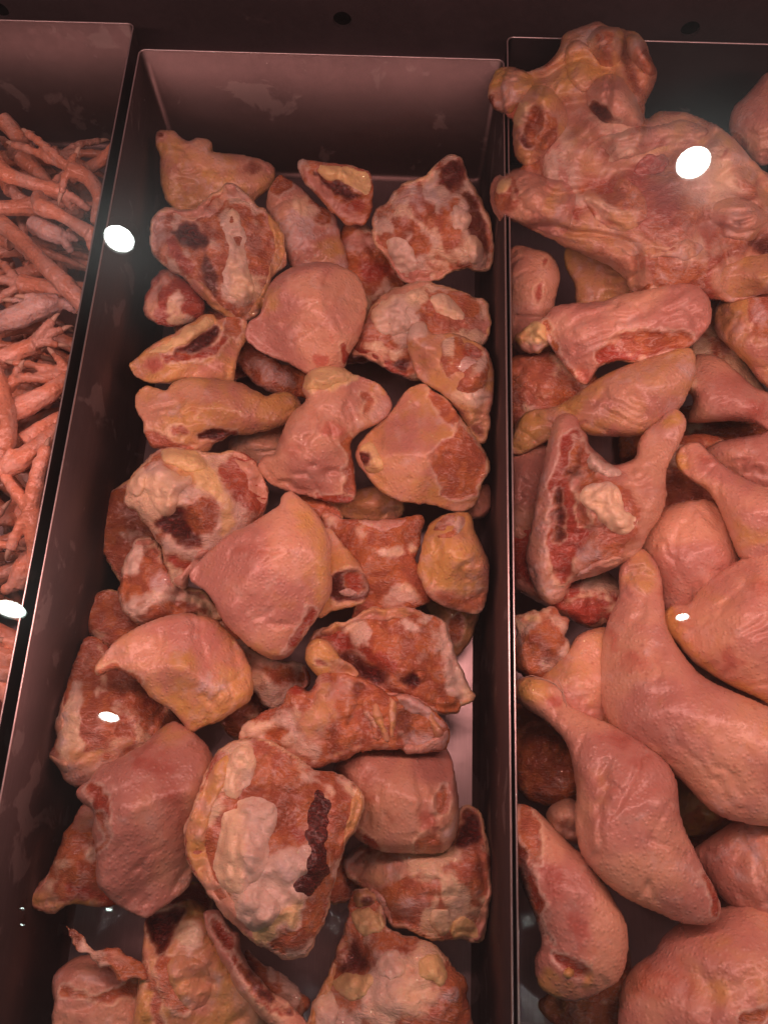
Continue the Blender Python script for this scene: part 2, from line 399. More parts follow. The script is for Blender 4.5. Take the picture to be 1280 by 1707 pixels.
    if kind in ('skin', 'tan', 'pinkskin', 'pale'):
        an = (fr.c[0] * 91.7 + fr.c[1] * 37.1) % 3.1416; ca, sa = math.cos(an), math.sin(an)
        us = np.column_stack([(uvp[:, 0] * ca + uvp[:, 1] * sa), (-uvp[:, 0] * sa + uvp[:, 1] * ca) * 2.6, np.full(n_, fr.c[0] * 11)])
        us = us + (np.column_stack([fbm(Pw + 61, 50, 2), fbm(Pw + 67, 50, 2), np.full(n_, .5)]) - .5) * .03
        w_ = np.abs(fbm(us + 3.3, 34, 2) - .5); zone = sstep(.38, .55, fbm(Pw + 21, 26, 2))
        dz -= np.clip(1 - w_ * 16, 0, 1) ** 1.3 * 0.0046 * edge * lump * zone
        w2 = np.abs(fbm(us * 2.2 + 8.1, 40, 2) - .5); dz -= np.clip(1 - w2 * 12, 0, 1) ** 2 * 0.0009 * edge * lump
    wn = (fbm(Pw + 7.7, 110, 3) - .5) + (fbm(Pw + 71, 42, 2) - .5) * .8
    if rim > 0:      # skin seen turned round the edge of an opened piece
        m = sstep(rim * 1.2, rim * 0.8, -sd + wn * 0.006)[:, None]
        Wt = Wt * (1 - m) + m * np.array([0.15, .45, 0, .45, 0, 0, 0])
        dz += m[:, 0] * 0.0026 * np.clip(edge * 2, 0, 1)
        gv = np.exp(-((-sd - rim * 1.6 + wn * .006) / .0016) ** 2); dz -= gv * .0022 * edge
    for pt in patches:
        k = pt[0]; shape = pt[1]; pdz = pt[2] if len(pt) > 2 else 0.0; soft = max(0.0028, pt[3] if len(pt) > 3 else 0.0036); amt = pt[4] if len(pt) > 4 else 1.0
        if isinstance(shape, tuple):                       # ('stroke', pts, width_mm)
            L = catmull(uv(topx(crop, shape[1])), 0.003, closed=False)
            dist, _ = seg_dist(uvp, L[:-1], L[1:]); s_ = dist - shape[2] * 0.001
        else:
            s_, _ = sdf(uvp, catmull(uv(topx(crop, shape)), 0.003))
        m = sstep(soft, -soft, s_ + wn * 0.011) * amt
        for j, v in enumerate(KINDS[k]):
            if v is not None: Wt[:, j] = Wt[:, j] * (1 - m) + m * v
        if kind in ('skin', 'tan', 'pinkskin', 'pale') and k in ('muscle', 'red', 'flesh', 'blood'):   # thickness of the skin round an opening
            lip = np.exp(-((s_ + wn * .011 - .0012) / .0013) ** 2) * amt
            Wt[:, 1] = np.maximum(Wt[:, 1] * 1.0, lip * .62); dz += lip * .0013 * edge - m * .0012 * edge
        dz += pdz * 0.001 * sstep(soft * 1.6, -soft * 1.6, s_ + wn * 0.006) * np.clip(edge, 0.15, 1)
        if k in ('fat', 'yfat') : dz += m * (np.abs(fbm(Pw, 95, 3) - .5) * -0.010 + .0018) * edge
    base_top = th * Hh
    if facet > 0 and conform is None:      # chilled meat keeps flat, chiselled planes
        rg = np.random.default_rng(int(abs(fr.c[0] * 7919 + fr.c[1] * 104729 + fr.c[2] * 1299709) * 1000) % (2 ** 31))
        R = math.sqrt(ins.sum() * step * step / math.pi); cu = q[ins].mean(0)
        t_ = base_top.copy(); ks = th * 0.08
        for k_ in range(6):
            an = rg.uniform(0, 2 * math.pi); sl = th / R * rg.uniform(.35, 1.1); off = R * rg.uniform(-.05, .55)
            pl = th * rg.uniform(.82, .98) - sl * ((uvp - cu) @ np.array([math.cos(an), math.sin(an)]) - off)
            pl = np.maximum(pl, .12 * th * Hh)
            h_ = np.clip(.5 + .5 * (pl - t_) / ks, 0, 1); t_ = pl * (1 - h_) + t_ * h_ - ks * h_ * (1 - h_)
        base_top = base_top * (1 - facet) + np.minimum(t_, base_top) * facet
    top = base_top + dz
    if conform is not None and kind in ('fat', 'yfat'): top = top + (fbm(Pw + 77, 70, 3) - .5) * th * 1.3 * edge
    mid = uvp @ fr.tilt
    if conform is not None: mid = conform(uvp) - 0.35 * th
    ti = np.where(used)[0]; nt = len(ti); remap = -np.ones(nx * ny, int); remap[ti] = np.arange(nt)
    bi = ti[ins[ti]]; remb = remap.copy(); remb[bi] = nt + np.arange(len(bi))
    co = lambda i, w: uvp[i, :1] * fr.u + uvp[i, 1:] * fr.v + w[:, None] * fr.n
    wt_ = np.where(ins[ti], mid[ti] + np.maximum(top[ti], -0.2 * th), mid[ti])
    wb_ = mid[bi] - belly * th * Hh[bi] + dz[bi] * 0.3
    verts = np.concatenate([co(ti, wt_), co(bi, wb_)])
    faces = np.concatenate([remap[quads], remb[quads][:, ::-1]])
    # light smoothing of the sheet so the outline rounds off
    me = bpy.data.meshes.new('m')
    me.vertices.add(len(verts)); me.vertices.foreach_set('co', verts.ravel())
    me.loops.add(faces.size); me.loops.foreach_set('vertex_index', faces.ravel().astype(np.int32))
    me.polygons.add(len(faces)); me.polygons.foreach_set('loop_start', np.arange(0, faces.size, 4, dtype=np.int32))
    me.update(calc_edges=True); me.validate()
    bm = bmesh.new(); bm.from_mesh(me)
    bmesh.ops.smooth_vert(bm, verts=bm.verts, factor=0.5, use_axis_x=True, use_axis_y=True, use_axis_z=True)
    bm.to_mesh(me); bm.free(); me.shade_smooth()
    Wv = np.concatenate([Wt[ti], Wt[bi]])
    if len(me.vertices) == len(Wv):
        a = me.attributes.new('tissue', 'FLOAT_COLOR', 'POINT'); a.data.foreach_set('color', np.ascontiguousarray(Wv[:, 0:4]).ravel().astype(np.float32))
        more = np.column_stack([Wv[:, 4:7], np.full(len(Wv), foot)])
        a = me.attributes.new('tissue_more', 'FLOAT_COLOR', 'POINT'); a.data.foreach_set('color', more.ravel().astype(np.float32))
    gr = np.concatenate([Pw[ti], Pw[bi]])
    add_grain(me, gr, 0.86 + 0.26 * float(_hash(np.int64(abs(fr.c[0]) * 9973), np.int64(abs(fr.c[1]) * 7919), np.int64(3))))
    me.materials.append(MEAT)
    surf = (mid + np.where(ins, np.maximum(top, -.2 * th), 0)).reshape(ny, nx)
    def height(p):
        fx = np.clip((p[:, 0] - lo[0]) / step, 0, nx - 1.001); fy = np.clip((p[:, 1] - lo[1]) / step, 0, ny - 1.001)
        i = fx.astype(int); j = fy.astype(int); a_ = fx - i; b_ = fy - j
        return surf[j, i] * (1 - a_) * (1 - b_) + surf[j, i + 1] * a_ * (1 - b_) + surf[j + 1, i] * (1 - a_) * b_ + surf[j + 1, i + 1] * a_ * b_
    return me, fr, height

MID = 'frozen chicken thighs heaped in the middle tray'
RIGHT = 'chicken pieces heaped in the tray with the carcass'
def piece(name, label, crop, z, th, kind, outline, patches=(), parts=(), cat='chicken thigh', group=MID, **kw):
    me, fr, hgt = build_mesh(crop, outline, z, th, kind, patches, **kw)
    me.name = name
    o = bpy.data.objects.new(name, me); COL.objects.link(o); o.location = fr.c
    tag(o, label, cat, group)
    parts = list(parts)
    if group == MID and kind in ('flesh', 'fatty', 'muscle') and th > .024:     # edges of skin folded over the opened side
        P_ = np.array(outline, float); c_ = P_.mean(0); n_ = len(P_); rg = random.Random(label)
        for s0 in ((rg.randrange(n_),) if n_ < 16 else (rg.randrange(n_ // 2), n_ // 2 + rg.randrange(n_ // 2))):
            k_ = max(3, n_ // 5); arc = [P_[(s0 + j) % n_] for j in range(k_)]
            f_ = rg.uniform(.78, .86)
            po = [tuple(c_ + (p - c_) * .985) for p in arc] + [tuple(c_ + (p - c_) * (f_ + rg.uniform(-.05, .05))) for p in reversed(arc[1:-1])]
            if len(po) >= 4: parts.append(('skin_flap', rg.choice(('tan', 'pale', 'skin')), po, .0035))
    for pn, pk, po, pth, *rest in parts:
        pk_kw = rest[1] if len(rest) > 1 else {}
        m2, _, _ = build_mesh(crop, po, z, pth, pk, rest[0] if rest else (), conform=hgt, frame=fr, step=0.0012, **{'rag': 1.1 if pk in ('fat', 'yfat', 'pale', 'fatty', 'blood') else .5, 'grow': .0004, **pk_kw})
        m2.name = pn
        c = bpy.data.objects.new(pn, m2); COL.objects.link(c); c.parent = o
    return o

# ------------------------------------------------------------------ the case and its trays
def rrect(x0, x1, y0, y1, r, n=6):
    pts = []
    for cx, cy, a0 in ((x1 - r, y1 - r, 0), (x0 + r, y1 - r, 90), (x0 + r, y0 + r, 180), (x1 - r, y0 + r, 270)):
        for k in range(n + 1):
            a = math.radians(a0 + 90 * k / n); pts.append((cx + r * math.cos(a), cy + r * math.sin(a)))
    return pts
def make_tray(label, x0, x1, y0, y1, rim, steel, floor_mat, depth=0.14, taper=0.004):
    root = bpy.data.objects.new('food_tray', None); COL.objects.link(root); root.location = ((x0 + x1) / 2, (y0 + y1) / 2, rim - depth)
    tag(root, label, 'food tray', 'long steel trays side by side')
    cx, cy = (x0 + x1) / 2, (y0 + y1) / 2; t = 0.0012
    def loop(dx, z, r): return [(x - cx, y - cy, z) for x, y in rrect(x0 + dx, x1 - dx, y0 + dx, y1 - dx, r)]
    rings = [loop(0, depth, .006), loop(t, depth, .005), loop(t + taper * .9, 0.006, .006), loop(t + taper + .002, 0.002, .007), loop(t + taper + .006, 0.0, .007)]
    vs_, fs = [], []
    for rg in rings: vs_ += rg
    n = len(rings[0])
    for k in range(len(rings) - 1):
        for i in range(n): fs.append((k * n + i, k * n + (i + 1) % n, (k + 1) * n + (i + 1) % n, (k + 1) * n + i))
    outer = loop(0, depth - .0005, .006); ob = loop(taper, -0.002, .006)
    b0 = len(vs_); vs_ += outer + ob
    for i in range(n): fs.append((b0 + i, b0 + n + i, b0 + n + (i + 1) % n, b0 + (i + 1) % n))
    w = mesh_obj('tray_wall', vs_, fs, steel, root, smooth=True)
    fl = loop(t + taper + .0059, 0.0, .007); fb = loop(t + taper + .0059, -0.002, .007)
    mesh_obj('tray_floor', fl + fb, [tuple(range(n)), tuple(reversed(range(n, 2 * n)))] + [(i, n + i, n + (i + 1) % n, (i + 1) % n) for i in range(n)], floor_mat, root, smooth=False)
    # folded bright edge: a thin bead running round the top
    vs_, fs = [], []; lp = rrect(x0 + t / 2, x1 - t / 2, y0 + t / 2, y1 - t / 2, .0055, 8); m = 8; rr = 0.0007
    P = np.array(lp); tg = np.roll(P, -1, 0) - np.roll(P, 1, 0); tg /= np.linalg.norm(tg, axis=1)[:, None]
    for i, (p, d) in enumerate(zip(P, tg)):
        for k in range(m):
            a = 2 * math.pi * k / m
            vs_.append((p[0] - cx + d[1] * rr * math.cos(a), p[1] - cy - d[0] * rr * math.cos(a), depth + .0004 + rr * math.sin(a)))
    q = len(P)
    for i in range(q):
        for k in range(m): fs.append((i * m + k, i * m + (k + 1) % m, ((i + 1) % q) * m + (k + 1) % m, ((i + 1) % q) * m + k))
    mesh_obj('folded_edge', vs_, fs, EDGE_STEEL, root)
    return root
mL, mR = at(230, 95, RIM), at(838, 87, RIM)
MX0, MX1 = mL[0], at(849, 1000, RIM)[0]; MY1 = (mL[1] + mR[1]) / 2
lR = at(238, 40, RIM); LX1 = lR[0]; LX1 = min(LX1, MX0 - 0.008)
rL = at(855, 62, RIM); RX0 = max(at(854, 1000, RIM)[0], MX1 + 0.0022)
TRAY_FRONT = -0.30
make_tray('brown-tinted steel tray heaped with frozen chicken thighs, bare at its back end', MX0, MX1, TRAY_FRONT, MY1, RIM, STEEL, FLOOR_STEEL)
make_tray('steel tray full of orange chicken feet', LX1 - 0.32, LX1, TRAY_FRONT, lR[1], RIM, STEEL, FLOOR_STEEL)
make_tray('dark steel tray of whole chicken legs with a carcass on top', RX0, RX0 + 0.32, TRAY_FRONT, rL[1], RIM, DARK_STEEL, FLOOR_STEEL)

# case floor and the perforated panel behind the trays
bm = bmesh.new(); add_box(bm, (-0.75, -0.36, -0.03), (0.75, 0.80, -0.012)); tag(bm_obj('case_floor', bm, BLACK), kind='structure')
def back_panel():
    y0 = max(lR[1], rL[1]) + 0.035
    def on_panel(px, py):
        d = ray(px, py); t = (y0 - CAM[1]) / d[1]; return CAM + d * t
    h1, h2 = on_panel(571, 28), on_panel(1163, 8); r = 0.0085
    holes = [(h1[0] + k * (h2[0] - h1[0]), h1[2]) for k in (-2, -1, 0, 1, 2)]
    xs = [-0.95]
    for x, z in holes: xs += [x - .02, x + .02]
    xs.append(0.95); zs = [-0.02, h1[2] - .02, h1[2] + .02, 0.34]
    bm = bmesh.new()
    for i in range(len(xs) - 1):
        for j in range(3):
            if j == 1 and i % 2 == 1:
                cx, cz = (xs[i] + xs[i + 1]) / 2, h1[2]; n = 24
                a = [2 * math.pi * k / n + math.pi / 4 for k in range(n)]
                inn = [bm.verts.new((cx + r * math.cos(t), y0, cz + r * math.sin(t))) for t in a]
                out = [bm.verts.new((cx + .02 * math.cos(t) / max(abs(math.cos(t)), abs(math.sin(t))), y0, cz + .02 * math.sin(t) / max(abs(math.cos(t)), abs(math.sin(t))))) for t in a]
                for k in range(n): bm.faces.new((inn[k], inn[(k + 1) % n], out[(k + 1) % n], out[k]))
            else:
                bm.faces.new([bm.verts.new((x, y0, z)) for x, z in ((xs[i], zs[j]), (xs[i + 1], zs[j]), (xs[i + 1], zs[j + 1]), (xs[i], zs[j + 1]))])
    bmesh.ops.remove_doubles(bm, verts=bm.verts, dist=1e-5)
    o = bm_obj('case_back_panel', bm, PANEL_STEEL)
    md = o.modifiers.new('thickness', 'SOLIDIFY'); md.thickness = 0.004; md.offset = -1
    tag(o, kind='structure')
    bm = bmesh.new(); add_box(bm, (-.95, y0 + .06, -.03), (.95, y0 + .07, .36)); tag(bm_obj('case_rear_wall', bm, BLACK), kind='structure')
    bm = bmesh.new(); add_box(bm, (-.95, y0 - 0.030, RIM - .062), (.95, y0 - 0.0005, RIM - .058)); tag(bm_obj('case_back_ledge', bm, PANEL_STEEL), kind='structure')
back_panel()

# sloping front glass of the case, between the customer and the trays
GA = math.radians(33); GN = np.array([0, -math.sin(GA), math.cos(GA)]); GP = CAM + ray(640, 853) * 0.13
def glass_z(y): return GP[2] + (y - GP[1]) * math.tan(GA)
g0, g1, th_ = -0.20, 0.44, 0.003
bm = bmesh.new()
vsg = [bm.verts.new((x, y, glass_z(y) + off)) for off in (0, -th_) for x, y in ((-.75, g0), (.75, g0), (.75, g1), (-.75, g1))]
for f_ in ((0, 1, 2, 3), (7, 6, 5, 4), (0, 4, 5, 1), (1, 5, 6, 2), (2, 6, 7, 3), (3, 7, 4, 0)): bm.faces.new([vsg[k] for k in f_])
gl = bm_obj('glass_pane', bm, GLASS)
tag(gl, 'clear sloping glass pane over the meat, reflecting round white lamps', 'glass pane')

# round ceiling lamps of the shop, seen mirrored in the glass
CEIL = 2.35
LAMP_LABELS = ['bright round lamp mirrored over the tray wall beside the feet', 'bright round lamp mirrored over the carcass', 'flat oval lamp mirrored over the chicken feet', 'small oval lamp mirrored over the bare red thigh',
    'lamp mirrored as a small white spot on the large leg quarter'] + ['tiny lamp mirrored over the bare steel near the dried thigh tail'] * 3
def downlight(px, py, wpx, face, i):
    d = ray(px, py); t = (GP - CAM).dot(GN) / d.dot(GN); hit = CAM + d * t
    r = d - 2 * d.dot(GN) * GN; s = (CEIL - hit[2]) / r[2]; p = hit + r * s
    rad = wpx / F_PX * (t + s) * 0.41
    root = bpy.data.objects.new('ceiling_downlight', None); COL.objects.link(root); root.location = p
    tag(root, LAMP_LABELS[i], 'ceiling lamp', 'round ceiling lamps mirrored in the glass')
    n = 40; ring = [(rad * math.cos(2 * math.pi * k / n), rad * math.sin(2 * math.pi * k / n)) for k in range(n)]
    mesh_obj('lamp_face', [(x, y, 0) for x, y in ring], [tuple(range(n))], face, root, smooth=False)
    vs_, fs = [], []
    for rr, z in ((1.0, .001), (1.0, -.006), (1.16, -.006), (1.16, .03), (0.2, .06)): vs_ += [(x * rr, y * rr, z) for x, y in ring]
    for k in range(4):
        for j in range(n): fs.append((k * n + j, k * n + (j + 1) % n, (k + 1) * n + (j + 1) % n, (k + 1) * n + j))
    mesh_obj('lamp_housing', vs_, fs, WHITE_PLASTIC, root)
    return p
for i, (px, py, w_, f_) in enumerate(((199, 397, 56, LAMP_FACE), (1155, 270, 60, LAMP_FACE), (18, 1015, 58, LAMP_FACE_FAR), (182, 1195, 40, LAMP_FACE_FAR), (1137, 1028, 26, LAMP_FACE_FAR),
                                   (38, 1514, 9, LAMP_FACE_FAR), (38, 1541, 9, LAMP_FACE_FAR), (182, 1516, 12, LAMP_FACE_FAR))):
    downlight(px, py, w_, f_, i)

# the strip lamp inside the case
root = bpy.data.objects.new('strip_lamp', None); COL.objects.link(root); root.location = (0, LAMP_Y, LAMP_Z)
tag(root, 'long pink strip lamp under the top of the case, above the trays', 'strip lamp')
bm = bmesh.new(); add_box(bm, (-.78, -.03, 0.004), (.78, .03, .020)); bm_obj('lamp_housing', bm, WHITE_PLASTIC, root)

# ------------------------------------------------------------------ middle tray: frozen chicken thighs
E = ellipse
L0, L1, L2, L3 = 0.030, 0.055, 0.080, 0.100
piece('chicken_thigh', 'tan-skinned thigh with a brown knuckle, lying against the bare back wall of its tray', 'A', .078, .026, 'tan',
  [(740,640),(765,620),(815,622),(850,645),(895,672),(940,658),(990,672),(1005,700),(1000,722),(1080,730),(1160,742),(1240,760),(1300,800),(1290,880),(1240,920),(1180,960),(1100,980),(1000,1000),(900,1020),(830,985),(795,950),(775,890),(762,820),(762,740),(745,690)],
  [('blush', E(1180,810,75,55), -1, .008), ('blood', E(1185,800,55,35), -1, .006, .55), ('blush', E(775,650,40,30), 0, .004), ('blood', E(770,640,22,16), 0, .003, .7), ('dent', ('s', [(780,760),(850,790),(900,740)], 2), -2.5), ('pale', E(950,690,50,30), 1)])
piece('chicken_thigh', 'opened thigh with a long white fat strip beside a dark hollow, near the mirrored lamp', 'A', .088, .034, 'flesh',
  [(1090,868),(1140,880),(1200,950),(1260,1000),(1330,1090),(1350,1180),(1340,1260),(1290,1300),(1270,1400),(1210,1490),(1130,1505),(1040,1470),(960,1400),(890,1320),(800,1270),(740,1210),(715,1120),(730,1020),(790,985),(850,1000),(930,990),(1000,930),(1050,890)],
  [('blood', E(900,1130,80,60,20), -5, .004), ('blood', [(960,1180),(1020,1240),(1020,1400),(960,1330)], -3, .003, .8), ('red', [(800,1130),(900,1180),(960,1300),(1000,1420),(900,1320),(810,1230)], 1), ('frost', E(760,1100,50,80), 0, .006, .6),
   ('muscle', [(1170,1060),(1260,1080),(1310,1200),(1260,1270),(1200,1300),(1150,1200)], -1)],
  [('fat_strip', 'fat', [(1040,1070),(1100,960),(1130,1000),(1165,1110),(1160,1180),(1180,1300),(1200,1370),(1150,1440),(1090,1400),(1050,1330),(1060,1250),(1080,1160)], .005),
   ('skin_flap', 'pale', [(870,1030),(960,1000),(1040,920),(1090,872),(1140,890),(1190,960),(1150,960),(1090,950),(1030,1010),(960,1040)], .004),
   ('skin_flap', 'tan', [(1270,1010),(1330,1100),(1345,1200),(1290,1300),(1260,1400),(1210,1480),(1170,1470),(1230,1380),(1270,1270),(1300,1180)], .004)], rim=.003)
piece('chicken_thigh', 'frosty greyish thigh with a bare top, beside the small cut wedge', 'B', .066, .026, 'pale',
  [(180,830),(230,850),(280,880),(330,940),(380,980),(440,1010),(460,1060),(480,1140),(505,1220),(500,1320),(430,1340),(330,1330),(250,1270),(210,1160),(160,1060),(130,980),(140,900)],
  [('muscle', E(200,880,50,40), 0, .004), ('muscle', [(330,960),(400,1000),(440,1070),(400,1060),(340,1020)], 0), ('frost', E(270,1080,70,100), 0, .008), ('fat', E(300,990,60,25,30), 1), ('tan', E(420,1190,70,80), 0, .008)])
piece('chicken_thigh', 'small cut wedge with a dark red slit under a yellowish crust, against the back wall', 'B', .095, .020, 'flesh',
  [(280,770),(330,762),(420,775),(520,785),(600,815),(625,860),(622,960),(600,1040),(560,1058),(480,1035),(410,970),(340,900),(300,850)],
  [('blood', [(350,820),(420,860),(520,890),(590,960),(580,1000),(480,940),(390,890)], -5, .003), ('pinkskin', [(290,780),(320,850),(420,960),(500,1030),(590,1040),(560,1000),(440,930),(350,850)], 1.5), ('red', E(545,980,50,40), 0)],
  [('fat_crust', 'yfat', [(370,790),(450,785),(540,795),(605,825),(618,870),(600,930),(550,900),(480,860),(400,840)], .005)])
piece('chicken_thigh', 'big bare thigh with a dark bloody tip, in a back corner beside the carcass', 'B', .085, .036, 'fatty',
  [(990,735),(1040,738),(1070,780),(1090,850),(1130,920),(1165,980),(1185,1060),(1200,1160),(1195,1230),(1170,1275),(1110,1280),(1060,1260),(990,1290),(930,1320),(850,1335),(790,1330),(740,1280),(690,1210),(640,1150),(630,1080),(645,1000),(700,960),(740,900),(800,860),(880,840),(920,790)],
  [('blood', [(930,800),(1000,750),(1040,760),(1060,850),(1000,900),(940,880)], -2, .004, .8), ('blood', [(1070,930),(1120,980),(1160,1080),(1170,1200),(1130,1150),(1090,1050)], -4, .003, .75), ('muscle', E(880,990,45,35), -2), ('muscle', E(860,1160,50,50), -3), ('frost', E(840,930,120,60), 0, .01, .7), ('flesh', [(930,1060),(1000,1040),(1040,1160),(960,1200)], -1)],
  [('fat_lump', 'fat', [(1020,980),(1080,1000),(1090,1060),(1050,1090),(1000,1070)], .005), ('fat_lump', 'fat', [(700,1160),(760,1130),(820,1180),(860,1260),(800,1310),(740,1270)], .005), ('fat_lump', 'fat', [(1070,1120),(1120,1130),(1140,1220),(1090,1240)], .005)], rim=.003)
piece('chicken_thigh', 'dark red thigh half hidden below the bare thigh of the back corner', 'B', .040, .026, 'muscle',
  [(500,1060),(570,1050),(640,1090),(720,1180),(770,1300),(760,1420),(640,1480),(540,1440),(480,1300),(470,1180)], [('pale', E(560,1150,60,30), 1, .004), ('red', E(640,1280,80,60), 0, .006)])
piece('chicken_thigh', 'plump smooth pink thigh, skin side up, pointing down to a red spot', 'B', .100, .036, 'pinkskin',
  [(350,1240),(430,1245),(500,1270),(560,1310),(590,1380),(600,1440),(585,1520),(560,1600),(530,1650),(505,1690),(480,1745),(400,1765),(330,1768),(230,1714),(140,1680),(70,1640),(30,1590),(50,1530),(100,1490),(130,1380),(180,1310),(260,1260)],
  [('blush', E(375,1700,35,28), 0, .003), ('yellow', E(130,1430,60,80), 0, .012, .6), ('red', E(490,1680,14,45), 0, .002), ('dent', ('s', [(110,1500),(140,1560),(200,1620)], 2), -2)], rag=.2, lump=.7)
piece('chicken_thigh', 'pale fatty thigh with amber patches, beside the one showing a round cut end', 'B', .080, .034, 'fatty',
  [(640,1440),(720,1380),(800,1345),(900,1340),(1000,1365),(1090,1400),(1160,1430),(1185,1500),(1170,1580),(1140,1640),(1000,1720),(930,1780),(850,1800),(760,1780),(690,1740),(600,1700),(540,1690),(535,1640),(570,1560),(600,1500)],
  [('muscle', E(1060,1440,80,50,20), -2), ('muscle', E(900,1500,50,40), -2), ('red', [(560,1620),(700,1690),(800,1770),(740,1770),(620,1710),(545,1685)], 0, .004), ('blood', E(780,1720,40,30), -3, .004)],
  [('fat_lump', 'fat', [(620,1490),(720,1400),(840,1370),(860,1430),(800,1480),(790,1560),(700,1580),(630,1560)], .008), ('fat_lump', 'fat', [(900,1400),(980,1400),(1060,1500),(1000,1520),(930,1470)], .005)], rim=.003)
piece('chicken_thigh', 'tan thigh standing on end, its round amber cut face showing a pink bone', 'B', .098, .032, 'tan',
  [(800,1560),(830,1525),(870,1530),(900,1580),(980,1580),(1080,1605),(1150,1640),(1190,1720),(1195,1850),(1180,1960),(1170,2040),(1150,2090),(1100,2060),(1060,1990),(1000,1900),(920,1840),(850,1790),(810,1700),(795,1620)],
  [('fat', E(840,1570,30,40), 1), ('blood', [(1000,1900),(1080,1960),(1150,2060),(1090,2040),(1020,1960)], -2, .004, .6), ('fat', E(1080,1880,90,40,10), 1, .004)],
  [('cut_face', 'muscle', [(950,1640),(1010,1595),(1090,1610),(1150,1660),(1180,1750),(1170,1830),(1110,1860),(1030,1840),(970,1770)], .004, [('red', E(1100,1680,40,30), 0)]),
   ('bone_end', 'bone', [(1015,1725),(1060,1690),(1120,1700),(1125,1740),(1070,1755),(1030,1750)], .006)])
piece('chicken_thigh', 'small reddish thigh end with fatty rim, leaning on the bare tray wall by the feet', 'A', .070, .024, 'red',
  [(750,1300),(790,1285),(850,1310),(930,1370),(970,1440),(960,1500),(900,1530),(820,1545),(750,1535),(690,1500),(680,1430),(710,1370)], [('pale', [(690,1420),(730,1340),(790,1290),(800,1340),(760,1420),(740,1520),(700,1500)], 1), ('fat', E(830,1420,40,70,20), 1), ('fat', E(850,1520,60,18), 1)], lump=.8)
piece('chicken_thigh', 'yellow-skinned thigh gaping like a purse, by the wall on the feet side', 'D', .080, .026, 'tan',
  [(620,165),(660,130),(720,80),(800,30),(890,-20),(960,-65),(1010,-70),(1035,-40),(1080,-60),(1140,-60),(1172,-30),(1165,40),(1130,120),(1105,200),(1090,240),(1000,235),(900,230),(800,245),(720,248),(660,225),(630,195)],
  [('blood', [(830,115),(900,70),(960,20),(1030,-10),(1020,50),(960,100),(890,125)], -9, .003), ('red', ('s', [(800,130),(900,130),(1000,100),(1080,40)], 2.2), 0, .002), ('flesh', E(1110,-10,40,45), -1), ('blush', E(730,160,40,20), 0, .005), ('dent', ('s', [(1080,80),(1080,200)], 2), -1.5)],
  [('fat_roll', 'yfat', [(700,110),(800,50),(900,-20),(980,-60),(1020,-40),(960,10),(880,70),(790,115)], .005)])
piece('chicken_thigh', 'purple-brown thigh in the shade under the plump pink one', 'E', .045, .024, 'muscle',
  [(-20,80),(30,70),(120,120),(220,170),(330,210),(350,260),(330,310),(240,310),(130,280),(50,230),(-10,160)], [('frost', E(150,200,120,40,25), 0, .01, .8)], lump=.5)
piece('chicken_thigh', 'yellowish long thigh lying crosswise with a dark split along its underside', 'D', .088, .030, 'tan',
  [(650,310),(690,270),(750,280),(790,290),(830,250),(920,228),(1040,235),(1150,260),(1230,300),(1260,320),(1320,300),(1390,310),(1425,360),(1400,420),(1340,450),(1270,470),(1180,490),(1080,500),(1010,540),(990,570),(900,570),(800,560),(730,555),(700,500),(690,440),(660,390)],
  [('blush', E(900,310,110,50), 0, .012, .6), ('blood', ('s', [(950,500),(1050,490),(1110,490)], 2.6), -6, .003), ('muscle', E(860,470,50,30), -1), ('flesh', [(700,470),(780,500),(850,540),(960,540),(900,565),(790,560),(720,550)], -1), ('pinkskin', E(720,400,50,60), 0, .006), ('frost', E(890,320,30,20), 0, .004, .8), ('dent', ('s', [(690,330),(720,400),(700,450)], 2), -2)])
piece('chicken_thigh', 'wedge-shaped pink thigh with a fat top and a clean vertical cut edge', 'E', .094, .032, 'pinkskin',
  [(300,275),(340,190),(420,175),(490,180),(530,210),(620,240),(680,280),(720,350),(700,400),(650,440),(560,490),(520,540),(530,620),(540,700),(530,800),(440,805),(330,780),(240,760),(150,720),(95,650),(120,600),(165,590),(200,500),(250,400),(320,330)],
  [('muscle', [(490,520),(530,510),(560,640),(545,790),(510,790),(500,640)], -4, .002), ('muscle', ('s', [(590,310),(620,340),(600,390)], 2), -2), ('yfat', [(320,260),(360,190),(490,185),(560,220),(460,270),(360,300)], 2), ('tan', E(640,270,60,25,25), 0, .004), ('blush', E(450,480,50,25), 0, .004), ('pale', [(560,440),(680,340),(700,380),(600,440)], 1), ('red', ('s', [(380,790),(520,800)], 1.6), 0)],
  [('fat_lump', 'yfat', [(310,270),(350,190),(430,175),(520,200),(500,250),(400,280)], .007)], rag=.25)
piece('chicken_thigh', 'blunt thigh, half tan skin and half bare amber meat, with a blackened bone knob', 'E', .090, .038, 'tan',
  [(870,255),(910,290),(980,330),(1050,430),(1110,510),(1160,590),(1180,660),(1140,720),(1120,800),(1070,850),(1000,850),(900,820),(800,815),(710,780),(640,730),(600,680),(560,630),(555,570),(590,510),(650,450),(710,400),(760,330),(800,280)],
  [('muscle', [(920,560),(1010,500),(1030,430),(1110,510),(1185,660),(1130,730),(1050,790),(960,770),(915,660)], -1.6, .0015), ('muscle', [(890,280),(960,310),(1050,420),(1010,440),(930,380)], 0), ('pinkskin', E(780,560,150,170), 0, .02, .6), ('dent', ('s', [(640,520),(660,620),(640,690)], 2), -2)],
  [('bone_knob', 'yfat', [(562,570),(600,530),(650,550),(690,640),(660,680),(600,670)], .008, [('blood', E(600,605,34,28), -5, .003)])], rag=.25, lump=.7)
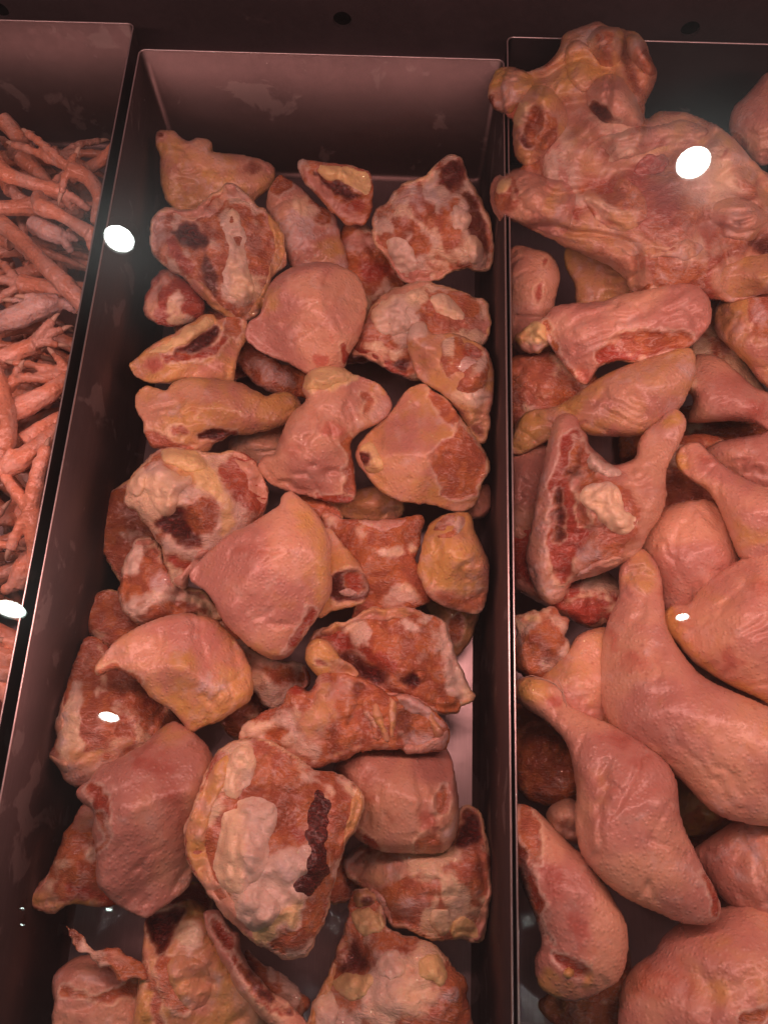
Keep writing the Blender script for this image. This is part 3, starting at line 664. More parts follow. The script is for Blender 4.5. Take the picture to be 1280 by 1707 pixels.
piece('chicken_thigh', 'fat-capped thigh with a black-red cavity, next to a bright red ball of muscle', 'D', .088, .036, 'fatty',
  [(600,790),(630,700),(700,610),(760,565),(850,552),(930,575),(1030,590),(1110,575),(1180,600),(1230,660),(1265,740),(1260,830),(1220,890),(1150,960),(1050,1040),(960,1090),(900,1160),(870,1215),(830,1190),(790,1110),(770,1040),(730,970),(690,910),(660,860),(610,830)],
  [('blood', E(850,930,100,60,15), -7, .004), ('blood', E(910,1000,60,40), -4, .004, .7), ('red', [(790,1060),(880,1070),(920,1110),(870,1170),(830,1140)], -3), ('tan', [(780,600),(900,580),(960,640),(940,720),(860,690),(800,650)], 0, .004), ('yfat', [(940,640),(1030,700),(1100,830),(1120,930),(1050,980),(1030,860),(960,740)], 1.5), ('flesh', E(970,880,60,90,20), -2), ('red', [(1040,690),(1120,590),(1200,620),(1265,740),(1240,860),(1160,860),(1090,780)], 2, .003, .8)],
  [('fat_cap', 'fat', [(690,680),(760,645),(830,670),(870,700),(910,690),(915,740),(860,780),(850,850),(790,880),(730,820),(690,750)], .010), ('fat_lump', 'fat', [(625,750),(660,670),(700,650),(690,760),(650,790)], .007), ('fat_lump', 'yfat', [(760,570),(850,556),(930,580),(990,650),(920,680),(860,660),(790,640)], .006)], rim=.0025)
piece('chicken_thigh', 'bare thigh with a pale tendon band, squeezed under the fat-capped one ', 'D', .060, .030, 'flesh',
  [(560,1230),(590,1110),(640,1010),(700,980),(740,1000),(790,1110),(850,1200),(900,1220),(980,1260),(1050,1340),(1000,1370),(900,1350),(800,1380),(740,1395),(660,1390),(600,1340),(565,1270)],
  [('fat', [(620,1030),(680,1000),(690,1080),(650,1160),(600,1150)], 2), ('muscle', E(630,1220,60,50), 0), ('fat', ('s', [(610,1310),(700,1275),(850,1270),(980,1290)], 2.4), 1.5), ('frost', E(760,1180,60,50), 0, .006, .7), ('muscle', E(800,1320,110,30,5), -1)], rim=.003)
piece('chicken_thigh', 'large pointed thigh with finely lined pale skin, at the heart of the heap', 'E', .105, .042, 'skin',
  [(240,765),(290,800),(330,830),(370,880),(410,960),(430,1030),(425,1130),(430,1230),(380,1330),(330,1400),(270,1480),(220,1540),(140,1545),(60,1500),(0,1450),(-70,1380),(-110,1300),(-160,1230),(-225,1190),(-230,1150),(-180,1090),(-60,980),(40,930),(120,880),(190,830),(200,790)],
  [('yellow', [(240,860),(330,860),(400,990),(410,1180),(370,1300),(330,1240),(330,1050)], 0, .010, .75), ('yellow', E(60,1480,140,50,20), 0, .012, .6), ('tan', E(270,830,60,40,30), 1, .004), ('blush', E(30,1050,120,60,-20), 0, .02, .55), ('blush', E(230,790,30,20), 0, .004, .6), ('red', ('s', [(230,1500),(280,1420),(340,1330)], 1.5), -1, .002), ('dent', ('s', [(210,850),(300,880),(360,950)], 1.6), -2)], rag=.15, lump=.55)
piece('chicken_thigh', 'tan flap of thigh with a dark red cut end, sticking out beside the lined thigh', 'E', .086, .018, 'tan',
  [(400,940),(500,1030),(550,1090),(600,1180),(610,1240),(560,1300),(450,1330),(370,1350),(400,1200)], [('blood', [(420,1200),(500,1140),(560,1130),(600,1190),(600,1250),(540,1290),(440,1310)], -3, .002, .85), ('red', E(540,1200,40,50), -1, .004)], [('bone_end', 'bone', [(470,1240),(530,1225),(560,1250),(500,1270)], .003)])
piece('chicken_thigh', 'skinless red-brown thigh with a silvery tendon, between the lined thigh and a yellow stump', 'E', .070, .028, 'muscle',
  [(400,850),(470,890),(560,905),(680,905),(780,885),(850,880),(865,930),(855,1010),(830,1080),(850,1150),(890,1240),(880,1290),(800,1310),(700,1320),(620,1350),(540,1360),(560,1250),(560,1160),(520,1080),(460,1000),(400,930)],
  [('fat', ('s', [(600,1030),(700,1060),(790,1050),(830,1030)], 1.4), 1.5), ('fat', [(680,1220),(780,1180),(820,1220),(850,1280),(740,1310),(660,1310)], 1, .004, .7), ('fat', E(810,1040,25,30), 1.5), ('dent', ('s', [(560,1080),(640,1180),(640,1280)], 2.5), -3), ('fat', E(430,890,30,40), 1)], lump=.7)
piece('chicken_thigh', 'stubby yellow-skinned stump with a pink cut top, against the wall on the carcass side', 'E', .082, .032, 'tan',
  [(905,920),(970,880),(1040,870),(1090,880),(1110,960),(1150,1040),(1175,1120),(1170,1220),(1140,1330),(1060,1330),(960,1300),(900,1260),(860,1190),(845,1140),(860,1060),(880,980)],
  [('yellow', E(940,1080,80,150), 0, .01), ('muscle', [(900,1240),(960,1290),(1060,1325),(1140,1325),(1160,1230),(1060,1250),(960,1230)], 0, .006, .7), ('dent', ('s', [(900,960),(950,1060),(900,1160)], 2), -2.5), ('dent', ('s', [(980,980),(990,1100),(960,1210)], 1.6), -1.5)],
  [('cut_face', 'flesh', [(915,945),(970,890),(1040,878),(1060,910),(1040,965),(980,985),(930,975)], .003, [('fat', E(990,910,50,25,-25), .5)])], rag=.25)
piece('chicken_thigh', 'dark translucent flap hanging down to the pink tray floor under the yellow stump', 'E', .030, .014, 'tan',
  [(900,1290),(1050,1300),(1130,1320),(1110,1420),(1070,1500),(1010,1545),(960,1480),(910,1380)], [('muscle', E(1020,1420,40,70), -2, .003)])
piece('chicken_thigh', 'opened thigh strewn with bright bloody strands, ending in an orange knob', 'E', .072, .034, 'flesh',
  [(350,1440),(450,1390),(560,1350),(640,1320),(740,1310),(850,1330),(930,1360),(980,1420),(1010,1520),(1050,1600),(1080,1680),(1110,1735),(1090,1770),(1040,1780),(1020,1815),(940,1820),(860,1790),(760,1760),(650,1720),(560,1690),(470,1660),(380,1600),(340,1500)],
  [('blood', [(430,1460),(520,1470),(600,1540),(680,1600),(660,1660),(580,1650),(500,1580)], -4, .004, .85), ('red', [(430,1440),(520,1450),(640,1530),(720,1570),(690,1620),(590,1560),(480,1510)], -1, .004), ('muscle', [(600,1360),(780,1340),(880,1400),(900,1500),(760,1520),(640,1440)], -1, .003), ('fat', E(820,1410,40,25,30), 1.5), ('fat', [(940,1400),(980,1440),(1040,1600),(1080,1700),(1000,1720),(960,1600)], 1, .004, .7), ('blood', E(800,1660,35,22,-20), -5, .003), ('blood', E(625,1635,40,35), -4, .004)],
  [('meat_knob', 'muscle', [(930,1750),(980,1725),(1040,1760),(1030,1810),(960,1820),(920,1795)], .008), ('skin_edge', 'tan', [(390,1425),(540,1365),(640,1330),(760,1318),(850,1335),(900,1365),(800,1350),(660,1355),(540,1395),(430,1450)], .004)], rim=.003)
piece('chicken_thigh', 'small curl of skin like a ring round an amber cut, beside the bloody strands', 'E', .094, .016, 'tan',
  [(310,1510),(350,1470),(400,1470),(440,1510),(480,1560),(540,1600),(550,1640),(450,1650),(380,1640),(330,1590)], [('muscle', E(390,1580,45,28,20), -4, .002)])
piece('chicken_thigh', 'pale thigh with frayed fat, sunk between the lined thigh and the dried back piece', 'E', .055, .026, 'fatty',
  [(-20,1480),(80,1540),(200,1570),(300,1600),(330,1680),(260,1740),(160,1790),(80,1730),(0,1610)], [('muscle', E(200,1640,60,50), -1), ('pale', E(50,1570,60,50,30), 1, .005)])
piece('chicken_back_cut', 'dried orange-brown back piece with exposed rib ends, lying across the heap', 'H', .088, .030, 'muscle',
  [(20,300),(120,235),(200,200),(230,120),(280,105),(330,130),(380,60),(460,45),(560,60),(640,110),(720,150),(800,160),(880,200),(940,250),(990,310),(980,370),(930,410),(850,415),(740,400),(620,400),(540,420),(450,460),(380,480),(300,480),(230,440),(150,390),(60,380),(10,360)],
  [('blood', E(770,270,50,70,-20), -6, .005, .6), ('tan', [(370,90),(460,60),(540,90),(470,200),(420,330),(340,400),(300,320),(340,200)], 1, .004, .8), ('fat', E(80,310,90,40,-25), 1), ('red', E(260,140,40,30), 1), ('tan', [(220,420),(330,470),(460,440),(560,400),(680,390),(560,380),(400,420)], 1, .003), ('blood', ('s', [(480,330),(540,220),(560,110)], 2.5), -3, .003, .6), ('frost', E(850,370,90,40), 0, .006, .6)],
  [('rib', 'flesh', [(590,180),(610,230),(640,290),(655,350),(635,345),(610,290),(585,230)], .004), ('rib', 'tan', [(640,190),(665,250),(690,310),(700,360),(680,355),(655,300),(630,240)], .004),
   ('rib', 'tan', [(700,150),(740,200),(730,290),(715,350),(700,300),(705,220)], .004), ('rib', 'tan', [(900,215),(930,280),(960,330),(930,350),(900,300),(885,250)], .005)], cat='chicken back', lump=1.4)
piece('chicken_thigh', 'block-like pink thigh with mottled skin, shaded by the dried back piece', 'H', .065, .036, 'pinkskin',
  [(450,490),(560,420),(700,390),(850,385),(950,390),(990,430),(1010,520),(1030,640),(1030,740),(1010,830),(960,890),(860,890),(740,890),(640,870),(540,800),(540,700),(540,600),(500,540)],
  [('muscle', [(920,600),(980,560),(1000,640),(980,720),(920,710)], -2, .003), ('muscle', [(860,820),(940,780),(960,870),(870,885)], 0, .004), ('pale', [(980,500),(1025,640),(1020,780),(975,880),(960,800),(990,680)], 1.5, .003), ('blush', E(890,690,30,100), 0, .006, .7), ('frost', E(880,540,18,22), .5, .002), ('red', [(540,800),(640,860),(700,880),(640,840),(560,770)], 0)], rag=.25, lump=.8)
piece('chicken_thigh', 'biggest opened thigh, with a slab of cream fat and a black strip of clotted blood', 'P', .108, .040, 'flesh',
  [(385,1240),(430,1232),(480,1255),(520,1280),(560,1290),(595,1310),(605,1345),(590,1385),(570,1420),(555,1460),(545,1510),(530,1555),(505,1590),(470,1592),(430,1570),(390,1535),(350,1490),(325,1450),(312,1400),(320,1350),(345,1300),(360,1265)],
  [('muscle', [(425,1280),(460,1265),(490,1280),(500,1300),(460,1312),(430,1305)], -2, .002), ('muscle', [(470,1330),(510,1310),(525,1330),(510,1380),(480,1410),(465,1370)], -2, .002), ('muscle', [(470,1530),(520,1490),(530,1530),(510,1570),(480,1570)], -1.5, .002), ('fat', ('s', [(500,1298),(540,1312),(556,1340)], 2), 1.5), ('fat', [(450,1420),(490,1420),(500,1500),(470,1540),(430,1520),(400,1480)], 2, .003), ('red', E(497,1392,13,9), 1, .002), ('frost', E(450,1450,40,30), 0, .005, .5), ('fat', ('s', [(560,1300),(598,1345),(575,1400),(552,1460)], 1.7), 1.5), ('flesh', [(548,1340),(575,1330),(580,1380),(550,1440)], 0), ('yfat', [(400,1545),(440,1520),(500,1500),(490,1520),(440,1560)], 1, .003)],
  [('fat_slab', 'fat', [(375,1360),(395,1338),(430,1332),(462,1340),(468,1365),(452,1400),(446,1440),(425,1470),(400,1490),(375,1480),(360,1440),(365,1400)], .008),
   ('fat_lump', 'fat', [(390,1262),(420,1250),(425,1290),(410,1320),(385,1330),(378,1300)], .006), ('fat_lump', 'fat', [(395,1490),(440,1475),(470,1500),(450,1540),(420,1545),(395,1520)], .006),
   ('skin_roll', 'tan', [(322,1360),(350,1300),(380,1262),(385,1290),(365,1330),(350,1380),(350,1430),(375,1490),(415,1545),(400,1545),(355,1495),(328,1450),(315,1405)], .006),
   ('blood_clot', 'blood', [(518,1328),(540,1322),(548,1340),(540,1370),(542,1400),(540,1440),(525,1475),(508,1478),(500,1455),(513,1425),(505,1400),(516,1370)], .0025, (), {'rag': 2.2})], rim=.0025)
piece('chicken_thigh', 'opened thigh with a black bloody corner, wedged against the wall on the carcass side', 'H', .042, .034, 'flesh',
  [(490,920),(560,870),(700,850),(850,860),(960,870),(1010,800),(1040,700),(1080,670),(1130,700),(1160,780),(1180,900),(1190,1020),(1180,1160),(1160,1280),(1110,1325),(1020,1300),(940,1300),(880,1300),(800,1260),(720,1240),(690,1180),(640,1090),(560,1050),(500,980)],
  [('blood', [(1000,860),(1040,760),(1080,700),(1120,740),(1110,850),(1060,890)], -3, .004), ('pale', [(500,930),(640,890),(780,920),(760,990),(660,1060),(560,1020)], 1, .006), ('fat', ('s', [(920,970),(980,1050),(1010,1160),(980,1260)], 3.5), 2), ('muscle', [(700,1080),(830,1030),(930,1060),(900,1140),(760,1130)], -1.5), ('frost', E(830,1160,90,50), 0, .006, .6), ('muscle', E(1090,960,60,90), -1)],
  [('fat_lump', 'yfat', [(1010,1230),(1080,1210),(1140,1240),(1130,1300),(1060,1300),(1010,1290)], .006), ('fat_lump', 'fat', [(920,1170),(970,1160),(1000,1230),(960,1280),(920,1240)], .006)], rim=.003)
piece('chicken_thigh', 'yellow fatty thigh with a knuckle on a bone stalk, at the near tray end', 'H', .062, .038, 'fatty',
  [(530,1090),(580,1060),(640,1080),(680,1160),(690,1240),(760,1280),(850,1300),(940,1350),(1010,1420),(1060,1500),(1080,1620),(1090,1780),(900,1860),(600,1880),(330,1800),(340,1640),(400,1500),(450,1400),(480,1300),(510,1200)],
  [('blood', [(490,1380),(540,1300),(600,1360),(620,1450),(520,1470),(460,1450)], -7, .005, .8), ('muscle', [(980,1440),(1060,1520),(1075,1640),(1040,1780),(960,1760),(940,1600)], -1), ('tan', [(480,1290),(500,1330),(440,1440),(400,1520),(430,1420)], 1, .003), ('frost', E(960,1570,50,30), 1, .004, .8), ('fat', E(760,1560,180,90), 1, .008)],
  [('knuckle', 'tan', [(535,1090),(580,1065),(635,1085),(645,1130),(600,1150),(550,1150)], .010, [('blood', E(595,1125,22,18), -2, .003, .8)]), ('fat_lump', 'yfat', [(540,1180),(620,1150),(690,1190),(690,1260),(630,1290),(550,1260)], .010),
   ('fat_lump', 'fat', [(660,1400),(700,1360),(770,1380),(790,1450),(740,1500),(660,1470)], .009), ('fat_lump', 'yfat', [(840,1400),(940,1380),(990,1450),(960,1530),(880,1500),(830,1450)], .008),
   ('fat_lump', 'yfat', [(430,1500),(520,1460),(610,1470),(640,1520),(560,1580),(470,1570)], .008), ('fat_lump', 'fat', [(370,1560),(440,1540),(470,1600),(460,1720),(390,1760),(345,1680)], .009)], rim=.002)
piece('chicken_thigh', 'arched tan thigh with a yellow lower edge, bridging a dark hollow', 'D', .098, .036, 'tan',
  [(455,1610),(480,1560),(560,1470),(680,1400),(800,1355),(920,1350),(1020,1380),(1100,1450),(1160,1540),(1195,1630),(1185,1740),(1120,1795),(1040,1845),(960,1875),(905,1900),(860,1845),(800,1785),(720,1735),(650,1655),(560,1610),(475,1635)],
  [('pinkskin', E(820,1480,260,110,-10), 0, .02, .7), ('yellow', [(780,1760),(860,1740),(1000,1790),(1150,1720),(1170,1750),(1040,1840),(910,1895),(860,1840)], 0, .006), ('yellow', E(880,1560,60,40), 0, .008, .6), ('frost', E(990,1700,90,40,-20), 0, .01, .5), ('flesh', ('s', [(480,1620),(560,1600),(640,1650)], 1.6), 0), ('dent', ('s', [(850,1740),(900,1800),(920,1870)], 2), -2)], rag=.25)
piece('chicken_thigh', 'bare red thigh with a pink fatty side, under a small mirrored lamp', 'P', .060, .034, 'muscle',
  [(150,1062),(172,1070),(190,1095),(215,1110),(250,1135),(275,1160),(295,1195),(300,1225),(270,1260),(230,1290),(170,1300),(130,1310),(105,1290),(85,1258),(95,1235),(95,1200),(110,1150),(125,1100)],
  [('fat', [(125,1130),(140,1160),(140,1210),(150,1240),(120,1270),(98,1250),(98,1200),(112,1150)], 2.5, .003), ('fat', [(160,1075),(170,1110),(160,1160),(175,1140),(178,1090)], 1, .002, .7), ('pale', [(90,1258),(130,1270),(180,1262),(230,1250),(200,1290),(130,1305)], 1.5, .003), ('tan', [(120,1255),(170,1240),(220,1232),(200,1252),(140,1268)], 1, .002, .8), ('red', E(230,1180,40,30), 0, .01, .6), ('frost', E(110,1205,14,40), 0, .004, .6)],
  [('fat_flap', 'pale', [(83,1257),(98,1258),(120,1275),(115,1288),(100,1282)], .004)])
piece('chicken_thigh', 'long skin-on thigh with a strong red blush, beside the biggest opened thigh', 'G', .100, .040, 'skin',
  [(370,605),(430,550),(480,480),(560,455),(620,420),(700,370),(760,310),(840,275),(920,330),(980,390),(1010,450),(1030,480),(990,600),(960,720),(920,850),(910,980),(880,1060),(820,1110),(740,1165),(690,1190),(640,1170),(560,1130),(500,1080),(465,1020),(460,900),(445,800),(455,700),(400,650)],
  [('blush', E(720,490,130,90,20), 0, .02), ('blush', E(850,650,60,100), 0, .02, .7), ('red', [(430,580),(460,570),(520,650),(520,760),(470,720),(440,640)], -1.5, .003), ('yellow', E(850,330,90,50), 0, .015, .6), ('flesh', ('s', [(480,720),(520,830),(470,880)], 2), -2, .003), ('pale', E(560,960,60,140), 0, .015, .5), ('dent', ('s', [(480,600),(550,680),(560,760)], 2), -2), ('dent', ('s', [(560,860),(545,980),(550,1080)], 1.2), -1)], rag=.3, lump=.9)
piece('chicken_thigh', 'dried brown thigh tail with a round tip, poking out over bare steel', 'G', .052, .028, 'muscle',
  [(390,680),(450,690),(500,800),(520,1000),(560,1090),(570,1130),(440,1140),(350,1140),(250,1180),(180,1140),(150,1100),(190,1050),(240,980),(280,880),(320,790)],
  [('pale', [(330,780),(390,690),(440,700),(440,770),(380,800)], 1, .004), ('fat', E(240,1050,30,40,20), 1), ('tan', [(155,1100),(190,1060),(260,1100),(240,1160),(190,1140)], 1, .004), ('tan', ('s', [(250,1160),(350,1130),(450,1125)], 2), 1), ('fat', E(430,870,25,60), 1.5), ('red', ('s', [(330,1060),(430,1080),(530,1110)], 2), -2)])
piece('chicken_back_cut', 'ragged orange back piece with a black-red hollow, by the biggest opened thigh', 'G', .058, .034, 'tan',
  [(660,1500),(680,1400),(690,1280),(700,1200),(760,1160),(850,1130),(930,1120),(1000,1200),(1060,1320),(1140,1420),(1200,1560),(1260,1760),(1000,1840),(660,1840)],
  [('blood', [(710,1210),(780,1180),(880,1160),(860,1240),(800,1330),(770,1390),(720,1320)], -8, .005), ('flesh', [(740,1420),(800,1380),(900,1400),(960,1500),(900,1640),(800,1620),(750,1520)], 0, .004), ('fat', E(900,1290,70,80), 1, .004), ('dent', ('s', [(780,1600),(860,1500),(960,1480)], 3), -4), ('muscle', ('s', [(700,1420),(720,1560),(760,1700)], 3), -2), ('yellow', ('s', [(670,1450),(690,1600),(700,1740)], 3), 0)],
  [('skin_flap', 'tan', [(800,1400),(880,1380),(980,1440),(1000,1560),(930,1640),(860,1600),(810,1510)], .007)], cat='chicken back', lump=1.5)
piece('chicken_back_cut', 'long red backbone strip with a rounded top, slanting down past the biggest opened thigh', 'G', .080, .022, 'pinkskin',
  [(968,1200),(990,1165),(1030,1170),(1080,1240),(1130,1290),(1140,1360),(1190,1450),(1260,1530),(1340,1590),(1420,1660),(1480,1760),(1380,1780),(1280,1700),(1200,1620),(1130,1540),(1080,1440),(1020,1330)],
  [('red', [(1010,1210),(1090,1300),(1140,1420),(1230,1540),(1360,1640),(1330,1680),(1200,1560),(1100,1420)], -3, .003), ('blood', ('s', [(1140,1440),(1210,1520),(1300,1600),(1380,1660)], 1.6), -2, .002, .8)], cat='chicken back')
piece('chicken_back_cut', 'thin brown translucent flap beside the red backbone strip', 'G', .050, .014, 'flesh',
  [(1170,1360),(1240,1420),(1330,1470),(1430,1570),(1460,1610),(1420,1660),(1440,1720),(1340,1640),(1250,1560),(1190,1470)], (), cat='chicken back')
piece('chicken_thigh', 'purplish thigh in the dim near corner of the tray, below a dried bone splinter', 'G', .050, .034, 'pinkskin',
  [(260,1490),(300,1430),(380,1385),(500,1395),(600,1430),(680,1480),(700,1600),(680,1800),(480,1860),(280,1800),(258,1600)], [('frost', E(440,1480,140,60), 0, .02, .5), ('muscle', ('s', [(300,1560),(450,1580),(620,1540)], 2), -2)])
piece('chicken_bone', 'dried dark red bone splinter with a sharp tip, lying over bare steel', 'G', .088, .010, 'muscle',
  [(312,1238),(350,1262),(400,1305),(460,1345),(540,1352),(600,1390),(670,1440),(690,1500),(590,1490),(500,1440),(420,1390),(360,1335),(335,1280)], [('blood', [(320,1240),(400,1310),(440,1360),(380,1340),(340,1290)], 0, .005, .7), ('tan', E(560,1400,60,25,25), 1, .004, .6), ('fat', E(430,1350,40,15,35), 1, .003)], cat='bone', rag=.6)
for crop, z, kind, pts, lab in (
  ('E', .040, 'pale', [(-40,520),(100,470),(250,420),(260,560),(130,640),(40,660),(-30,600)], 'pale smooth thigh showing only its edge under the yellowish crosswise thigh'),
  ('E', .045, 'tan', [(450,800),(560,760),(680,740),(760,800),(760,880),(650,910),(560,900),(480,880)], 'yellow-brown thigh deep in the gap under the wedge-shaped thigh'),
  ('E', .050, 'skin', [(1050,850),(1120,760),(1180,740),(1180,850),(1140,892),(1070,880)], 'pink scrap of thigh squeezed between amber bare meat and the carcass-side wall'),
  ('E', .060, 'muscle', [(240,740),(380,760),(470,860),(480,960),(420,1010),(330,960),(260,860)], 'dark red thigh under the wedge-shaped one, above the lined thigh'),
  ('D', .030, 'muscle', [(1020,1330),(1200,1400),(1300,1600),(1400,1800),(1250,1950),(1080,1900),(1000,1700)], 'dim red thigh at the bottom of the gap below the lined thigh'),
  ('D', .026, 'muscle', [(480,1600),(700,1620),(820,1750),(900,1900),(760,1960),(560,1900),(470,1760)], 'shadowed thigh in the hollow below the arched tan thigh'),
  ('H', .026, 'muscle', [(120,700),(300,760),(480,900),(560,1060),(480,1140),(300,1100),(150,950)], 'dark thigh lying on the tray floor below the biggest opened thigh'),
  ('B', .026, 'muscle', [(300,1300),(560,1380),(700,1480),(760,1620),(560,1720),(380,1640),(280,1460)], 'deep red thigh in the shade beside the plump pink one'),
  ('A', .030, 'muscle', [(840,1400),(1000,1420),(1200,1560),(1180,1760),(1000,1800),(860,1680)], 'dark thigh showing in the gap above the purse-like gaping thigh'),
  ('P', .030, 'muscle', [(178,830),(250,800),(310,880),(290,960),(220,980),(175,920)], 'dark thigh edge under the fat-capped one'),  # dark filler, added to hide brightly lit floor along the wall
  ('P', .028, 'muscle', [(165,985),(240,1000),(330,1020),(300,1090),(200,1090),(150,1050)], 'dark thigh edge above the arched tan one'),  # second added filler, darkening the same bright strip of floor
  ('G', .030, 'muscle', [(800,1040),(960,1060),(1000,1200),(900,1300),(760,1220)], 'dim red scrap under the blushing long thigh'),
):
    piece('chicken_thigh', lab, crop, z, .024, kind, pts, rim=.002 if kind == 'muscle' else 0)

# ------------------------------------------------------------------ right tray: carcass on a heap of legs
Q = dict(cat='chicken leg', group=RIGHT)
def leg(label, crop, z, th, kind, pts, patches=(), parts=(), **kw):
    kw.setdefault('rag', .15); kw.setdefault('lump', .85); kw.setdefault('facet', .4); kw.setdefault('power', .46)
    return piece('chicken_leg_quarter', label, crop, z, th, kind, pts, patches, parts, **{**Q, **kw})
piece('chicken_carcass', 'raw chicken carcass with chopped wing and neck stumps, on top of the legs', 'C', .150, .056, 'carcass',
  [(350,180),(360,135),(400,110),(460,85),(510,70),(570,95),(640,110),(700,125),(740,180),(760,240),(785,320),(770,380),(730,450),(735,530),(800,495),(880,500),(960,520),(1040,550),(1100,590),(1150,650),(1220,740),(1290,800),(1370,900),(1370,1200),(1280,1240),(1180,1270),(1100,1290),(1000,1280),(900,1260),(850,1285),(760,1280),(680,1265),(640,1200),(560,1140),(440,1090),(330,1040),(240,1000),(160,970),(100,960),(100,800),(200,745),(210,730),(170,700),(150,610),(150,520),(110,500),(110,310),(200,310),(270,290),(320,240)],
  [('blood', E(810,800,100,60,20), -9, .012, .9), ('red', [(480,760),(700,760),(900,820),(960,900),(900,1000),(700,1000),(560,900)], -2, .014, .85), ('blood', E(760,1110,60,30), -3, .006, .7), ('blood', E(560,1050,25,30), -3, .005, .6),
   ('tan', [(360,180),(440,120),(480,260),(560,340),(480,440),(400,380),(330,300)], 0, .008, .8), ('tan', E(560,270,240,220), 0, .03, .55), ('flesh', E(700,1090,200,60), 0, .012, .8), ('muscle', [(420,470),(560,600),(700,640),(560,700),(420,600)], -2, .01, .8), ('muscle', [(880,880),(1000,860),(1180,960),(1250,1080),(1100,1080),(950,980)], 0, .012, .8), ('frost', E(520,170,90,60), 0, .01, .6), ('fat', E(1000,820,120,90), 1, .01, .6), ('tan', [(780,510),(960,530),(1100,600),(1200,720),(1050,640),(900,580)], 0, .006, .8), ('red', [(650,760),(720,690),(800,690),(780,740),(700,760)], 2, .003),
   ('pale', [(1000,1150),(1150,1100),(1300,1080),(1300,1230),(1100,1280),(1010,1240)], 0, .008, .8), ('tan', ('s', [(420,690),(540,740),(640,730)], 4), 2, .008, .7), ('tan', ('s', [(720,700),(840,630),(960,600)], 5), 2.5, .008, .7), ('tan', ('s', [(500,960),(640,1080),(760,1060)], 6), 2, .008, .6), ('fat', E(980,1080,120,30,-15), 2, .008, .5), ('tan', [(240,330),(420,400),(480,560),(560,640),(440,640),(400,520),(300,420)], 1, .008, .8), ('dent', ('s', [(470,620),(620,660),(740,600)], 3), -4), ('dent', ('s', [(460,880),(560,940),(620,1060)], 4), -4), ('dent', ('s', [(900,620),(1020,700),(1080,820)], 4), -3), ('blood', E(1200,1050,60,30,10), -5, .005, .8), ('blood', ('s', [(640,130),(650,260),(700,400)], 4), -9, .004, .5), ('frost', E(1100,960,140,60), 0, .012, .5)],
  [('wing_stump', 'tan', [(24,430),(35,330),(60,290),(120,285),(200,310),(240,340),(220,420),(170,470),(130,505),(60,490)], .024, [('blood', E(70,440,35,25), -4, .004), ('pale', E(110,420,45,55), 0, .004), ('yellow', E(60,340,30,40), 0, .006)], {'belly': 1.0}),
   ('shoulder_stump', 'tan', [(150,600),(160,480),(200,400),(260,375),(330,400),(390,480),(400,560),(350,640),(260,730),(200,735),(165,690)], .032, [('blood', [(230,500),(280,500),(300,560),(250,650),(220,620)], -5, .004), ('yfat', E(200,510,30,50,20), 2, .003), ('fatty', E(310,590,60,90), 1, .005), ('red', E(260,540,50,60), -1, .006, .6)]),
   ('wing_stump', 'pinkskin', [(470,430),(500,370),(570,330),(620,350),(680,430),(730,530),(710,570),(620,555),(550,560),(500,510)], .030, [('blood', [(490,480),(540,470),(600,510),(620,550),(540,555)], -4, .004)]),
   ('leg_stump', 'skin', [(48,860),(60,800),(120,765),(200,745),(300,770),(420,800),(450,860),(430,960),(380,1040),(260,1000),(160,975),(90,960),(60,910)], .032, [('fatty', E(150,850,70,60), 1, .005), ('yfat', E(130,820,30,30), 2, .003), ('blood', E(200,840,20,20), -1.5, .004, .7), ('tan', E(380,900,60,90), 0, .006, .8)]),
   ('neck_end', 'carcass', [(500,120),(560,100),(630,120),(640,190),(620,280),(560,310),(490,250),(470,180)], .022, [('blood', E(550,230,40,35), -2, .006, .5)]),
   ('neck_end', 'carcass', [(650,150),(710,140),(750,220),(785,320),(740,340),(680,280),(650,220)], .022, [('frost', E(710,230,40,50), 0, .006, .6)]),
   ('torn_scrap', 'fatty', [(665,1265),(720,1215),(790,1210),(850,1240),(850,1285),(760,1290)], .010, [('red', E(850,1215,30,14), 1, .002)]),
   ('skin_flap', 'pale', [(270,880),(340,830),(430,820),(445,900),(400,960),(320,930)], .003),
   ('rib_plate', 'carcass', [(460,830),(560,770),(680,800),(740,900),(700,980),(600,1000),(500,930)], .012), ('breast_ridge', 'carcass', [(480,650),(600,600),(760,560),(900,540),(1040,590),(1080,650),(940,640),(800,660),(700,690),(560,720)], .014, [('red', E(760,640,60,20,-10), -2, .006, .7)]),
   ('tail_lump', 'carcass', [(980,900),(1080,860),(1180,880),(1250,960),(1220,1040),(1100,1040),(1000,1000)], .020, [('blood', E(1110,960,30,25), -5, .005, .7)]), ('thigh_joint', 'tan', [(1010,1170),(1120,1110),(1260,1090),(1350,1130),(1330,1230),(1180,1265),(1060,1270)], .018),
   ('membrane', 'pale', [(560,1020),(680,1040),(800,1050),(900,1030),(980,1060),(900,1110),(760,1100),(640,1090)], .006), ('red_scrap', 'red', [(680,760),(720,690),(790,680),(830,710),(800,760),(730,770)], .012), ('shoulder_joint', 'tan', [(380,200),(440,170),(500,230),(540,320),(480,420),(420,390),(380,300)], .016, [('tan', E(440,260,50,80,20), 0, .006, .7)])], cat='chicken carcass', group=RIGHT, lump=1.0, rag=.45, facet=.6)
leg('pale leg end leaning on the dark back wall beside the carcass', 'C', .135, .034, 'skin',
  [(1110,560),(1130,480),(1180,430),(1230,370),(1280,320),(1400,300),(1430,500),(1400,700),(1280,725),(1230,720),(1170,660),(1120,610)], [('pale', [(1110,560),(1140,480),(1190,440),(1180,520),(1150,620)], 1, .004), ('muscle', E(1140,620,30,50,-20), -1, .004)])
